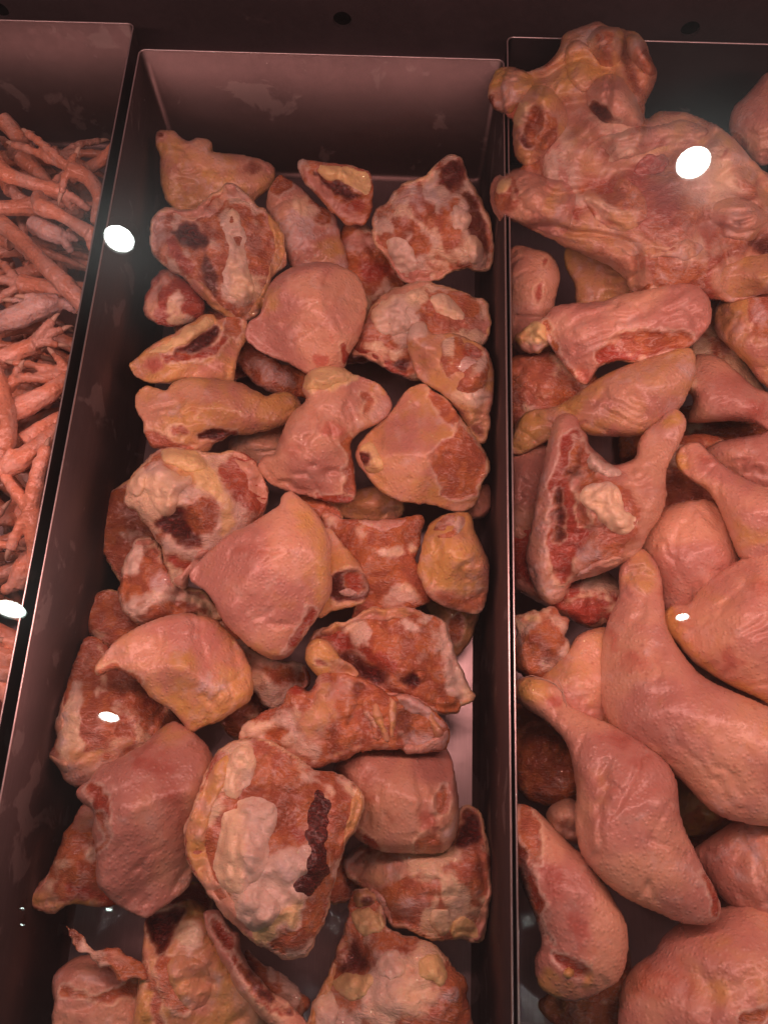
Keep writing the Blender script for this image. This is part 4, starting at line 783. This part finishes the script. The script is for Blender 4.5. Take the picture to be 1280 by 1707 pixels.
leg('flat pink thigh with a glistening red opening along its lower edge, under the carcass', 'C', .125, .032, 'pinkskin',
  [(240,1440),(290,1410),(330,1365),(420,1350),(540,1340),(640,1310),(740,1290),(850,1265),(940,1260),(1000,1300),(1025,1370),(1010,1450),(960,1510),(900,1550),(800,1580),(700,1610),(620,1600),(540,1620),(510,1650),(480,1700),(440,1690),(380,1620),(320,1540),(270,1490)],
  [('red', [(510,1560),(600,1510),(700,1475),(850,1470),(935,1500),(890,1550),(740,1590),(640,1615),(540,1610)], -4, .0025), ('flesh', [(620,1540),(700,1490),(830,1480),(920,1510),(800,1560),(700,1570)], -1, .003, .7), ('blush', E(460,1660,40,40), 0, .005), ('pale', [(510,1570),(600,1500),(580,1480),(490,1560)], .5, .003, .6), ('muscle', ('s', [(300,1450),(350,1560),(420,1660)], 1.6), -1.5, .002)],
  [('bone_end', 'yfat', [(165,1500),(200,1465),(250,1430),(290,1440),(310,1500),(300,1540),(240,1565),(180,1550)], .016, [('yellow', E(185,1495,25,22), 0, .003), ('pale', E(250,1540,50,20), 0, .004)], {'belly': 1.0})])
leg('dim pink leg with a red stripe, beside the tray edge under the carcass', 'C', .085, .026, 'pinkskin',
  [(130,1120),(250,1110),(320,1140),(350,1230),(330,1330),(320,1450),(300,1580),(230,1600),(170,1560),(135,1480)], [('red', ('s', [(285,1160),(270,1260),(255,1350)], 2), -1.5, .003, .7)])
leg('brown shaded leg just below the carcass', 'C', .080, .026, 'tan', [(390,1090),(500,1100),(660,1190),(720,1290),(600,1360),(450,1380),(420,1260),(380,1180)])
leg('tan leg with a frosty fat patch, cut off by the carcass end', 'C', .110, .036, 'tan',
  [(1040,1420),(1060,1350),(1120,1290),(1200,1285),(1380,1290),(1400,1760),(1260,1700),(1190,1620),(1120,1550),(1060,1490)], [('fatty', [(1190,1340),(1290,1330),(1300,1480),(1230,1480)], 1, .004), ('frost', E(1240,1400,40,50), 0, .005, .6)])
leg('tan drumstick lying crosswise, its yellow knuckle at the tray edge', 'F', .112, .034, 'tan',
  [(145,540),(150,480),(180,400),(230,360),(320,350),(400,310),(470,260),(560,200),(680,150),(800,110),(900,80),(950,90),(960,180),(930,260),(880,350),(800,430),(700,465),(560,470),(470,460),(410,440),(370,470),(300,490),(240,520),(190,545)],
  [('yellow', E(210,450,60,80,30), 0, .01), ('pinkskin', E(700,300,180,90,-15), 0, .02, .6), ('dent', ('s', [(720,250),(735,310)], 1.5), -1.5), ('blush', E(350,420,50,30), 0, .006, .5), ('dent', ('s', [(230,370),(260,440),(230,500)], 2), -2), ('pale', E(910,230,25,80,20), 0, .004, .7)])
leg('mottled pink drumstick lying behind the crosswise one', 'F', .098, .034, 'pinkskin',
  [(880,240),(930,130),(1000,108),(1070,130),(1140,190),(1220,260),(1370,330),(1370,480),(1270,440),(1210,410),(1120,400),(1010,405),(930,400),(950,300)], [('pale', [(890,220),(960,140),(970,240),(930,360),(900,320)], 1, .004, .9), ('fat', E(930,270,22,50,20), 1.5, .003), ('blush', E(1200,360,50,40), 0, .006)])
leg('leg quarter cut open, a raw red slit beside white fat and its drumstick raised', 'F', .118, .042, 'pinkskin',
  [(330,400),(370,370),(420,380),(440,430),(470,470),(480,510),(530,560),(580,600),(620,600),(690,570),(710,500),(740,450),(800,400),(860,350),(900,370),(915,420),(890,490),(850,560),(820,640),(820,740),(790,830),(740,900),(700,980),(640,1020),(560,1060),(470,1090),(410,1110),(370,1180),(320,1200),(270,1160),(230,1080),(215,990),(240,860),(260,720),(290,560),(310,470)],
  [('yellow', E(850,390,50,30,-30), 0, .006), ('pale', [(320,420),(360,400),(340,520),(310,700),(320,900),(340,1100),(330,1190),(270,1150),(240,1000),(270,760),(295,560)], 1, .004), ('red', [(350,520),(390,460),(440,440),(470,500),(440,600),(420,700),(470,800),(500,900),(440,1000),(380,1130),(340,1080),(310,960),(330,800),(330,640)], -4, .003), ('blood', [(345,760),(365,720),(385,800),(380,900),(350,920)], -4, .003, .85), ('flesh', [(410,480),(480,500),(520,580),(500,640),(430,620)], -1, .003), ('blood', E(440,640,60,18,-10), -3, .004, .6),
   ('fatty', [(460,680),(560,660),(650,700),(690,800),(680,900),(600,1000),(500,1040),(440,1060),(480,940),(520,860),(460,780)], 2, .005), ('frost', E(500,980,70,40), 0, .006, .8), ('muscle', E(460,800,30,50,-20), 0, .003)],
  [('fat_pad', 'fat', [(430,740),(470,680),(560,670),(620,700),(640,780),(690,820),(680,880),(600,900),(540,870),(500,820),(460,790)], .009), ('fat_lump', 'fat', [(480,540),(540,580),(610,610),(620,650),(550,660),(490,620)], .006), ('fat_lump', 'pale', [(430,1080),(500,1020),(600,990),(640,1000),(560,1055),(470,1090)], .006)], lump=1)
leg('red ribbed cut side of a leg, in shade under the open quarter', 'F', .075, .026, 'red',
  [(150,900),(200,880),(260,900),(330,1100),(420,1120),(560,1080),(630,1180),(620,1280),(560,1310),(480,1320),(400,1280),(300,1230),(200,1170),(145,1110)],
  [('pinkskin', ('s', [(160,1120),(300,1230),(470,1310),(560,1305)], 2.2), 1, .003), ('fat', ('s', [(400,1200),(480,1180),(560,1190)], .8), 1, .001), ('fat', ('s', [(440,1240),(520,1230),(590,1240)], .8), 1, .001), ('blood', E(450,1210,80,20), -2, .005, .5)], lump=1)
leg('round pink thigh, smooth and bare of fat, behind the upright leg', 'F', .098, .042, 'pinkskin',
  [(700,960),(740,870),(830,790),(930,760),(1010,755),(1060,790),(1100,880),(1140,1000),(1140,1060),(1090,1100),(1050,1160),(960,1230),(860,1260),(810,1230),(790,1110),(740,1030)], [('blush', E(1070,1070,50,25,-20), 0, .006, .7), ('dent', ('s', [(1140,1030),(1080,1060),(1030,1080)], 2), -3)])
leg('leg with an orange knuckle reaching over the round pink thigh', 'F', .128, .032, 'skin',
  [(868,560),(890,520),(960,500),(1000,530),(1060,590),(1130,640),(1230,690),(1370,740),(1400,880),(1370,1010),(1250,1020),(1160,1010),(1120,930),(1090,850),(1050,760),(1000,700),(920,650),(880,610)],
  [('yellow', E(890,580,40,50), 0, .006), ('blush', E(1010,580,50,40,40), 0, .01, .6), ('pale', E(1100,700,50,20,20), 0, .004, .6), ('dent', ('s', [(1090,850),(1180,830),(1290,850)], 1.6), -1.6), ('yellow', E(1230,900,120,60), 0, .02, .5)])
leg('large leg quarter with a yellow skin edge and a red graze', 'F', .118, .044, 'skin',
  [(820,1270),(850,1230),(930,1220),(980,1150),(1060,1080),(1130,1040),(1190,1010),(1370,960),(1420,1300),(1370,1680),(1240,1630),(1130,1580),(1040,1530),(950,1470),(890,1400),(830,1330)],
  [('yellow', [(825,1280),(870,1240),(900,1330),(980,1420),(1130,1540),(1250,1600),(1240,1630),(1100,1570),(950,1470),(850,1360)], 0, .008), ('blush', E(1120,1480,60,40), 0, .01), ('blush', E(1230,1160,50,40), 0, .01, .6), ('tan', E(1000,1150,70,50,-30), 0, .02, .8)])
leg('pale thigh top behind the orange-knuckled leg', 'F', .100, .032, 'skin', [(1000,560),(1040,510),(1100,490),(1200,475),(1400,460),(1400,760),(1230,720),(1100,660)])
leg('upright leg with wrinkled scaly knuckle skin, curving into a wide thigh', 'P', .125, .044, 'pinkskin',
  [(1035,935),(1050,915),(1070,912),(1090,935),(1100,965),(1103,1000),(1108,1040),(1125,1075),(1150,1110),(1170,1130),(1210,1150),(1280,1180),(1340,1200),(1350,1340),(1290,1365),(1225,1358),(1180,1340),(1130,1290),(1080,1250),(1040,1230),(1010,1190),(1002,1130),(1005,1070),(1015,1030),(1032,990),(1030,960)],
  [('tan', E(1068,950,30,38), 0, .008, .9)] + [('dent', ('s', [(1036 + 3 * k, 972 - 7 * k), (1056, 968 - 6 * k), (1076, 974 - 6 * k), (1096 - 2 * k, 966 - 5 * k)], .5), -1.1, .0008) for k in range(5)] +
  [('blush', E(1060,1090,40,40), 0, .015, .5), ('frost', E(1085,1060,14,60,-15), 0, .01, .5), ('dent', ('s', [(1170,1135),(1130,1150),(1080,1155),(1030,1150)], 2), -1.8), ('yellow', E(1190,1190,100,30,20), 0, .02, .4), ('pale', ('s', [(1180,1335),(1225,1355)], 1.5), .5, .002, .7)], lump=.5)
leg('smooth tan shank in the shade, beside the upright leg', 'P', .098, .030, 'tan',
  [(895,1135),(925,1105),(945,1090),(965,1060),(1000,1047),(1020,1060),(1020,1130),(1030,1190),(1040,1235),(990,1230),(940,1200),(910,1170)], [('pinkskin', E(980,1150,40,60), 0, .02, .6)])
leg('ragged brown scrap of meat against the tray edge, above the front leg', 'P', .095, .024, 'fatty',
  [(858,1030),(890,1016),(930,1018),(948,1055),(940,1100),(910,1135),(870,1130),(853,1095)], [('muscle', E(900,1070,25,30), -1, .004), ('blood', E(915,1100,15,12), -3, .004, .6), ('yfat', E(885,1030,15,10), 1, .003)], cat='meat scrap', lump=1.6, rag=1.0)
hairy = leg('whole leg with a hairy orange knuckle, stretched diagonally over the heap', 'P', .130, .042, 'pinkskin',
  [(857,1140),(875,1128),(905,1130),(935,1150),(945,1175),(975,1190),(1030,1215),(1080,1245),(1115,1280),(1125,1310),(1130,1360),(1145,1400),(1170,1450),(1190,1490),(1195,1515),(1180,1533),(1140,1533),(1090,1515),(1040,1490),(1000,1460),(970,1420),(960,1370),(962,1320),(955,1270),(940,1230),(910,1200),(880,1180),(862,1165)],
  [('tan', E(890,1155,34,24,25), 0, .008, .9), ('yellow', E(880,1150,16,12), 0, .006), ('blush', E(928,1172,16,12), 0, .004), ('blush', E(1020,1250,40,30), 0, .015, .7), ('frost', E(970,1215,30,16,30), 0, .008, .5), ('dent', ('s', [(1000,1345),(1050,1330),(1100,1300)], 2.5), -2.2), ('red', [(1165,1455),(1180,1460),(1196,1512),(1185,1520)], -1, .0015), ('pale', E(1090,1420,60,50), 0, .02, .4), ('yellow', E(1000,1320,30,60), 0, .015, .4), ('dent', ('s', [(940,1165),(925,1190),(915,1205)], 1.6), -2)], lump=.75)
leg('thigh with two red bruises and a raw seam, lying on the tray edge', 'P', .118, .036, 'pinkskin',
  [(845,1345),(865,1340),(890,1350),(920,1380),(950,1410),(980,1435),(1000,1465),(1020,1500),(1040,1540),(1043,1590),(1030,1630),(1000,1650),(960,1665),(930,1660),(900,1640),(893,1600),(905,1570),(890,1520),(870,1470),(850,1420),(843,1380)],
  [('blush', E(925,1470,14,20,-20), -1, .005), ('blush', E(955,1535,18,30,-20), -1, .006), ('muscle', [(860,1360),(880,1352),(903,1380),(905,1410),(888,1440),(868,1400)], -2.5, .002), ('blood', ('s', [(852,1400),(872,1455),(893,1515),(910,1565)], 2.4), -3.5, .002, .85), ('red', ('s', [(846,1370),(862,1410),(885,1465),(905,1530),(925,1570)], 1.4), -1, .002), ('red', [(920,1575),(940,1590),(975,1612),(970,1622),(940,1608),(922,1595)], -3, .002), ('tan', [(905,1600),(930,1625),(960,1640),(985,1620),(960,1660),(915,1655),(897,1630)], 0, .004)],
  [('bone_end', 'yfat', [(938,1612),(952,1607),(964,1615),(958,1625),(944,1624)], .004, [('yellow', E(951,1616,10,7), 0, .002)])], lump=.8)
leg('broad dimpled thigh lying lowest, at the near end of its tray', 'P', .112, .048, 'skin',
  [(1040,1640),(1060,1610),(1090,1590),(1110,1560),(1150,1530),(1200,1515),(1340,1500),(1380,1620),(1340,1760),(1200,1800),(1040,1780),(1034,1690)],
  [('blush', E(1120,1650,60,50), 0, .02, .6), ('yellow', E(1220,1630,60,40), 0, .02, .5)] + [('dent', E(1195 + 22 * math.cos(k * 2.4) * (1 + k * .3), 1650 + 15 * math.sin(k * 2.4) * (1 + k * .3), 5, 4), -1.4, .002) for k in range(7)] + [('dent', ('s', [(1080,1605),(1150,1620),(1185,1660),(1175,1720)], 3), -2.5), ('flesh', ('s', [(1235,1700),(1280,1680)], 2), -1.5, .003)], lump=.8)
leg('bluish-pink thigh tip behind the diagonal leg and the broad dimpled thigh', 'P', .108, .038, 'pinkskin',
  [(1155,1420),(1180,1400),(1220,1370),(1240,1345),(1290,1325),(1350,1320),(1370,1450),(1350,1570),(1280,1545),(1220,1510),(1185,1470),(1165,1440)], [('frost', E(1240,1420,50,40), 0, .02, .5), ('dent', ('s', [(1235,1350),(1238,1400),(1232,1440)], 2), -2)])
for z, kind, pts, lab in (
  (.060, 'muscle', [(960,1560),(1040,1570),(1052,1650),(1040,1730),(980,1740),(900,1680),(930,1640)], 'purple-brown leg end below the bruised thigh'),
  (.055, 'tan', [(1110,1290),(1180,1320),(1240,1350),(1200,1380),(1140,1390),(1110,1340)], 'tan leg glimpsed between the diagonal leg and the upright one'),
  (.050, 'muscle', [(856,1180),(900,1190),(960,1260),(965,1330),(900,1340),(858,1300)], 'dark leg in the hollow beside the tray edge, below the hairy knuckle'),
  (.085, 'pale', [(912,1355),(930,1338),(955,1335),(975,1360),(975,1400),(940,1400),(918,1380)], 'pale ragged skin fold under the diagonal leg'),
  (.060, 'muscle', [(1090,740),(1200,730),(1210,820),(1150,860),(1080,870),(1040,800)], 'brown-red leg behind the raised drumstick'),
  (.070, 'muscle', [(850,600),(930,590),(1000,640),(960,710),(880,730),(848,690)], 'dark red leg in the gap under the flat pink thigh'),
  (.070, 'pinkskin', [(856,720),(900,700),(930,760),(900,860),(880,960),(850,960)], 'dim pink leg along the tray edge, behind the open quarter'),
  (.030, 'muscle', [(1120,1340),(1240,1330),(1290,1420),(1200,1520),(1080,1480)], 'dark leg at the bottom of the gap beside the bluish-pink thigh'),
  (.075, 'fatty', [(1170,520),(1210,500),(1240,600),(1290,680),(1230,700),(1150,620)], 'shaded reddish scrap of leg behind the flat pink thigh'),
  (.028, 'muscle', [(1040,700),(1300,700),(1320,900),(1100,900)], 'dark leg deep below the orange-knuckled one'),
  (.070, 'pinkskin', [(1090,1050),(1200,1040),(1330,1110),(1330,1230),(1180,1210),(1110,1130)], 'pink leg showing as a sliver between the upright leg and the large quarter'),  # filler put in to cover the lamp's bright reflection on the floor
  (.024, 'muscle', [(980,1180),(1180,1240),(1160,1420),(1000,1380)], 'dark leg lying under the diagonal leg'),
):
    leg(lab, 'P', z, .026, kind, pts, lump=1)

for k, pts in enumerate((((890,1131,.166),(915,1134,.170),(935,1150,.170),(941,1172,.166)), ((900,1130,.167),(925,1140,.172),(940,1158,.170),(944,1178,.166)), ((930,1133,.168),(938,1150,.172),(939,1168,.168)), ((868,1131,.160),(885,1126,.166),(905,1131,.166)))):
    P = [at(*p) - np.array(hairy.location) for p in pts]; bm = bmesh.new(); n_ = 5; rings = []
    for i, p in enumerate(P):
        rr = .0004 * (1 - .6 * i / len(P)); rings.append([bm.verts.new((p[0] + rr * math.cos(2 * math.pi * j / n_), p[1] + rr * math.sin(2 * math.pi * j / n_) * .7, p[2] + rr * math.sin(2 * math.pi * j / n_))) for j in range(n_)])
    for a_, b_ in zip(rings[:-1], rings[1:]):
        for j in range(n_): bm.faces.new((a_[j], a_[(j + 1) % n_], b_[(j + 1) % n_], b_[j]))
    bm_obj('feather_wisp', bm, CLAW, hairy, smooth=True)

# ------------------------------------------------------------------ left tray: chicken feet
FEET = 'chicken feet heaped in their own tray'
def tube(bm, pts, radii, n=10, sub=5):
    P = catmull(np.array(pts, float), 1e9, closed=False) if len(pts) < 3 else None
    pts = np.array(pts, float); radii = np.array(radii, float)
    t = np.linspace(0, len(pts) - 1, (len(pts) - 1) * sub + 1); out = []; rr = []
    for v in t:
        i = min(int(v), len(pts) - 2); f = v - i
        a, b, c, d = pts[max(i - 1, 0)], pts[i], pts[i + 1], pts[min(i + 2, len(pts) - 1)]
        out.append(0.5 * ((2 * b) + (-a + c) * f + (2 * a - 5 * b + 4 * c - d) * f ** 2 + (-a + 3 * b - 3 * c + d) * f ** 3))
        rr.append(radii[i] * (1 - f) + radii[i + 1] * f)
    out = np.array(out); prev = None; rings = []
    for k, p in enumerate(out):
        d = out[min(k + 1, len(out) - 1)] - out[max(k - 1, 0)]; d /= np.linalg.norm(d) + 1e-12
        if prev is None:
            a = np.array([0, 0, 1.0]) if abs(d[2]) < .9 else np.array([1.0, 0, 0]); u = np.cross(d, a)
        else: u = prev - d * d.dot(prev)
        u /= np.linalg.norm(u); w = np.cross(d, u); prev = u
        rings.append([bm.verts.new(p + (u * math.cos(2 * math.pi * j / n) + w * math.sin(2 * math.pi * j / n)) * rr[k]) for j in range(n)])
    for a, b in zip(rings[:-1], rings[1:]):
        for j in range(n): bm.faces.new((a[j], a[(j + 1) % n], b[(j + 1) % n], b[j]))
    for rg, p, s in ((rings[0], out[0] - (out[1] - out[0]) * .6, -1), (rings[-1], out[-1] + (out[-1] - out[-2]) * .6, 1)):
        c = bm.verts.new(p)
        for j in range(n): bm.faces.new((rg[j], rg[(j + 1) % n], c) if s > 0 else (rg[(j + 1) % n], rg[j], c))
def foot_mesh(chains, voxel=0.0009):
    """one continuous skin over all the chains (shank, toes), each a list of ((x, y, z), radius)"""
    bm = bmesh.new()
    for ch in chains: tube(bm, [c[0] for c in ch], [c[1] for c in ch], sub=2 if len(ch) > 8 else 5)
    bmesh.ops.recalc_face_normals(bm, faces=bm.faces)
    me = bpy.data.meshes.new('tmp'); bm.to_mesh(me); bm.free()
    o = bpy.data.objects.new('tmp', me); COL.objects.link(o)
    md = o.modifiers.new('r', 'REMESH'); md.mode = 'VOXEL'; md.voxel_size = voxel; md.use_smooth_shade = True
    sm = o.modifiers.new('s', 'SMOOTH'); sm.factor = 0.6; sm.iterations = 4
    bpy.context.view_layer.update()
    dg = bpy.context.evaluated_depsgraph_get()
    m2 = bpy.data.meshes.new_from_object(o.evaluated_get(dg)); bpy.data.objects.remove(o); bpy.data.meshes.remove(me)
    n = len(m2.vertices); co = np.zeros(n * 3); m2.vertices.foreach_get('co', co); co = co.reshape(-1, 3)
    nr = np.zeros(n * 3); m2.vertices.foreach_get('normal', nr); nr = nr.reshape(-1, 3)
    co = co + nr * ((fbm(co, 160, 3) - .5) * 0.0018 + (fbm(co + 4, 55, 2) - .5) * .002)[:, None]
    m2.vertices.foreach_set('co', co.ravel()); m2.update()
    return m2, co
def paint_foot(me, co, frost=0.0, yellow=.1):
    n = len(co); fl = fbm(co + 1, 60, 3)
    w = np.column_stack([np.zeros(n), np.zeros(n), np.zeros(n), np.full(n, yellow)]).astype(np.float32)
    m = np.column_stack([sstep(.55, .7, fl) * .5, np.zeros(n), np.full(n, frost), np.full(n, 1.0 - frost * .4)]).astype(np.float32)
    me.attributes.new('tissue', 'FLOAT_COLOR', 'POINT').data.foreach_set('color', w.ravel())
    me.attributes.new('tissue_more', 'FLOAT_COLOR', 'POINT').data.foreach_set('color', m.ravel())
    add_grain(me, co + co.std(), .95 + .2 * math.sin(len(co)))
    me.materials.clear(); me.materials.append(MEAT); me.shade_smooth()
def claw_mesh(p, d, ln=0.009, r=0.0022, droop=(0, 0, -1)):
    d = np.array(d, float); d /= np.linalg.norm(d); dr = np.array(droop, float)
    bm = bmesh.new()
    pts = [np.array(p) - d * .003, np.array(p) + d * ln * .35, np.array(p) + d * ln * .75 + dr * ln * .12, np.array(p) + d * ln + dr * ln * .35]
    tube(bm, pts, [r, r * .9, r * .55, r * .12], n=8, sub=3)
    me = bpy.data.meshes.new('claw'); bm.to_mesh(me); bm.free(); me.shade_smooth(); me.materials.append(CLAW); return me
def toe(p0, p1, r0, r1, bend=0.0):
    """a toe with knuckle swellings"""
    p0, p1 = np.array(p0, float), np.array(p1, float); out = []
    side = np.array([0, 0, 1.0]) * bend
    for k in range(12):
        f = k / 11.0; r = (r0 * (1 - f) + r1 * f) * .82; r *= (1.05 if k % 2 == 0 else .96) * (1.12 if k in (4, 8) else 1.0)
        out.append((p0 * (1 - f) + p1 * f + side * math.sin(f * math.pi), r))
    return out
def new_foot(label, chains, claws, loc, frost=0.0, yellow=.1, group=FEET):
    loc = np.array(loc, float)
    ch = [[(np.array(p) - loc, r) for p, r in c] for c in chains]
    me, co = foot_mesh(ch); paint_foot(me, co, frost, yellow); me.name = 'chicken_paw'
    o = bpy.data.objects.new('chicken_paw', me); COL.objects.link(o); o.location = loc
    tag(o, label, 'chicken foot', group)
    for p, d in claws:
        c = bpy.data.objects.new('claw', claw_mesh(np.array(p) - loc, d)); COL.objects.link(c); c.parent = o
    return o
def px_foot(label, shank, toes, z=0.11, frost=0.0, yellow=.1, r=0.0068, claws=True):
    """shank: [(px, py, z, r_mm)] ending at the palm; toes: list of (px, py, z, r_mm) tips, all read off the photograph and laid at their own height"""
    def at_(x, y, zz):
        p = at(x, y, zz); p[0] = min(p[0], LX1 - .011); return p
    S = [(at_(x, y, zz), rr * .00097) for x, y, zz, rr in shank]
    palm = S[-1][0]; chains = [S]; cl = []
    for x, y, zz, rr in toes:
        tip = at_(x, y, zz); chains.append(toe(palm, tip, rr * .00125, rr * .0008, 0.003)); cl.append((tip, tip - palm))
    return new_foot(label, chains, cl if claws else [], S[len(S) // 2][0], frost, yellow)
px_foot('foot with two long toes spread over the bare back wall, topmost of its heap', [(215,375,.112,7.2),(185,330,.118,6.6),(150,298,.122,7.0),(118,283,.124,8.6)], [(47,222,.130,4.6),(22,240,.120,4.4),(103,322,.118,4.0),(128,256,.128,3.8)])
px_foot('thick shank ending in a knobbly joint, under the spread-toed foot', [(-30,225,.100,7),(5,285,.102,8.4),(30,297,.102,7.0),(70,310,.100,6.6),(105,322,.097,8.0)], [(150,350,.085,4.5),(120,352,.085,4)], claws=False)
px_foot('two-lobed foot stub rising in the back corner', [(120,300,.085,6),(150,280,.092,6.4),(170,268,.098,6.2),(184,254,.104,5.6)], [(196,262,.100,5.2),(192,246,.104,4.6)], claws=False)
px_foot('orange shank with a bulging heel, beside a frosty lump', [(64,322,.112,5.6),(70,345,.112,8.8),(100,357,.112,6.0),(125,372,.110,5.8),(150,388,.108,7.0)], [(176,392,.104,4.5),(170,412,.100,4.2),(158,430,.096,4.0)])
px_foot('long thick shank slanting down to the tray edge with one dark pit', [(0,372,.108,8.6),(30,395,.112,7.2),(70,435,.114,7.4),(110,475,.112,8.6),(150,512,.106,7.6)], [(185,530,.100,5),(165,545,.096,5)], frost=.15)
px_foot('frosted pale lump of foot behind the long thick shank', [(55,372,.095,8),(80,385,.098,9),(105,395,.095,8)], [(130,400,.09,5),(120,420,.088,5)], frost=.9, claws=False)
px_foot('frost-covered foot lying flat in the middle of the heap', [(-10,540,.098,9),(30,528,.102,10),(70,510,.102,11),(100,505,.098,8)], [(42,495,.110,4.2),(130,520,.094,5),(20,500,.104,4.2)], frost=.85)
px_foot('dull foot with a thick shank and stubby toes, curled at the tip', [(-25,600,.104,8),(5,598,.106,8.6),(35,585,.106,7.6),(62,575,.108,8.6)], [(88,535,.116,4.6),(104,550,.110,4.4),(96,575,.106,4.4)])
px_foot('small foot with pointed toes lying close to the tray edge', [(160,640,.104,6.4),(130,625,.108,7.4)], [(24,605,.112,4.2),(90,590,.112,4),(30,635,.110,4.8)])
px_foot('foot with one claw pointing up, its toes crossing the others', [(-30,660,.108,7),(5,650,.112,7),(28,632,.114,6)], [(34,614,.120,3.8),(90,634,.108,4.4)])
px_foot('broad orange shank running up to the tray edge', [(15,690,.112,9),(50,672,.113,8.4),(90,650,.112,7.6),(135,622,.106,7.2)], [(165,600,.10,5),(170,630,.098,5)], claws=False)
px_foot('bright orange foot bent along the case side', [(-15,600,.118,6.5),(5,660,.122,7.6),(14,710,.120,8.0),(6,750,.116,8)], [(-30,780,.11,5),(10,775,.11,4.4)], yellow=.3)
px_foot('foot with a chopped gristly end resting on the orange shank', [(45,738,.106,9.5),(70,715,.106,7),(100,700,.102,7)], [(130,690,.098,5)], claws=False, frost=.3)
px_foot('knobbly bent foot with folded pad, beside the ringed toe', [(110,715,.112,6.5),(70,740,.115,7.5),(38,765,.116,9),(10,782,.114,8)], [(-20,768,.112,5),(-15,800,.112,5),(22,750,.12,4)], claws=False)
px_foot('foot with a thick ringed toe standing up along the tray edge', [(58,960,.090,7.6),(62,915,.100,7.4),(60,885,.110,8.4),(52,855,.114,9.6)], [(78,745,.124,6.6),(0,780,.112,5.4),(18,914,.108,5)], yellow=.3)
px_foot('small foot tip with a pale pointed claw', [(-30,905,.098,5),(-5,908,.100,5)], [(24,912,.100,4.4)])
px_foot('pale rounded heel pressed against the tray edge', [(75,900,.085,7),(52,935,.090,9.5),(40,955,.090,10),(30,975,.086,8)], [(10,985,.085,5)], claws=False)
px_foot('orange foot with a hooked white claw, below the mirrored lamp', [(70,1060,.104,7),(50,1068,.106,7),(30,1072,.106,6)], [(8,1068,.108,4),(12,1085,.104,4)])
px_foot('scaly shank with pale rings lying nearly level', [(-20,1090,.104,8),(20,1098,.108,8),(55,1092,.106,7.6)], [(85,1080,.10,4.6),(80,1100,.10,4.6)], frost=.1)
px_foot('frosty-ended scaly shank below the ringed one', [(-20,1122,.106,7.4),(15,1122,.108,7.4),(48,1118,.106,7.6)], [(75,1110,.10,4.6)], frost=.35)
px_foot('foot hanging down with one thin toe along the tray edge', [(0,1130,.100,8),(15,1150,.104,8),(22,1165,.104,7)], [(10,1208,.108,3.8),(32,1190,.102,4)], yellow=.3)
px_foot('dim foot lying at the near end of the visible heap', [(-30,1190,.100,8),(-5,1215,.102,8),(5,1245,.10,8)], [(-5,1290,.10,4.6),(12,1275,.10,4.2)])
# the rest of the heap: copies of a few whole feet with their claws
def proto(curl, spread, seed):
    rnd = random.Random(seed)
    sh = [((-.080, 0, .004), .0090), ((-.066, .001, .002), .0085), ((-.040, .001, .001), .0070), ((-.014, 0, 0), .0076), ((0, 0, 0), .0098)]
    chains = [sh]; claws = []
    for a, ln, r in ((-spread, .040, .0050), (2, .050, .0054), (spread + 4, .041, .0050), (165, .020, .0042)):
        t = math.radians(a + rnd.uniform(-6, 6)); tip = np.array([math.cos(t) * ln, math.sin(t) * ln, -curl * ln * rnd.uniform(.5, 1.4)])
        chains.append(toe((0, 0, 0), tip, r * 1.1, r * .7, .004)); claws.append((tip, tip))
    return chains, claws
protos = []
def put(src, loc, rot, lab, first):
    if first: o = src
    else:
        o = src.copy(); COL.objects.link(o)
        for ch in src.children:
            c = ch.copy(); COL.objects.link(c); c.parent = o
    o.location = loc; o.rotation_euler = rot; tag(o, lab, 'chicken foot', FEET); return o
LABS = ['half-buried orange foot with evenly spread toes', 'half-buried orange foot with toes curled under', 'half-buried frosty foot with widely splayed toes', 'half-buried orange foot with clenched toes']; LAB = LABS[0]
for k, (cu, spd) in enumerate(((.25, 30), (.7, 20), (.1, 38), (.95, 14))):
    ch, cl = proto(cu, spd, k); protos.append(new_foot(LAB, ch, cl, (0, 0, 0), .05 + .1 * (k == 2)))
rnd = random.Random(11); firsts = set(); k = 0
for row in range(15):
    for col in range(2):
        py = 262 + row * 74 + rnd.uniform(-20, 20); edge = 205 - .19 * (py - 95)
        px_ = edge - 60 - col * 80 + rnd.uniform(-16, 16); zz = (.082 if (row + col) % 2 else .064) + rnd.uniform(-.006, .006)
        if px_ < -60: continue
        p = at(px_, py, zz)
        p[0] = min(p[0], LX1 - .078)
        i = k % 4; k += 1
        put(protos[i], p, (rnd.uniform(-.5, .5), rnd.uniform(-.25, .25), rnd.uniform(-.9, .9) + (0 if rnd.random() < .5 else 3.14)), LABS[i], i not in firsts); firsts.add(i)
for row in range(16):        # lowest layer, seen only through the gaps
    for col in range(2):
        p = at(160 - row * 16 - col * 70, 300 + row * 70, .035); p[0] = min(p[0], LX1 - .078); i = (row + col) % 4
        put(protos[i], p, (rnd.uniform(-.4, .4), rnd.uniform(-.2, .2), rnd.uniform(0, 6.28)), LABS[i], False)
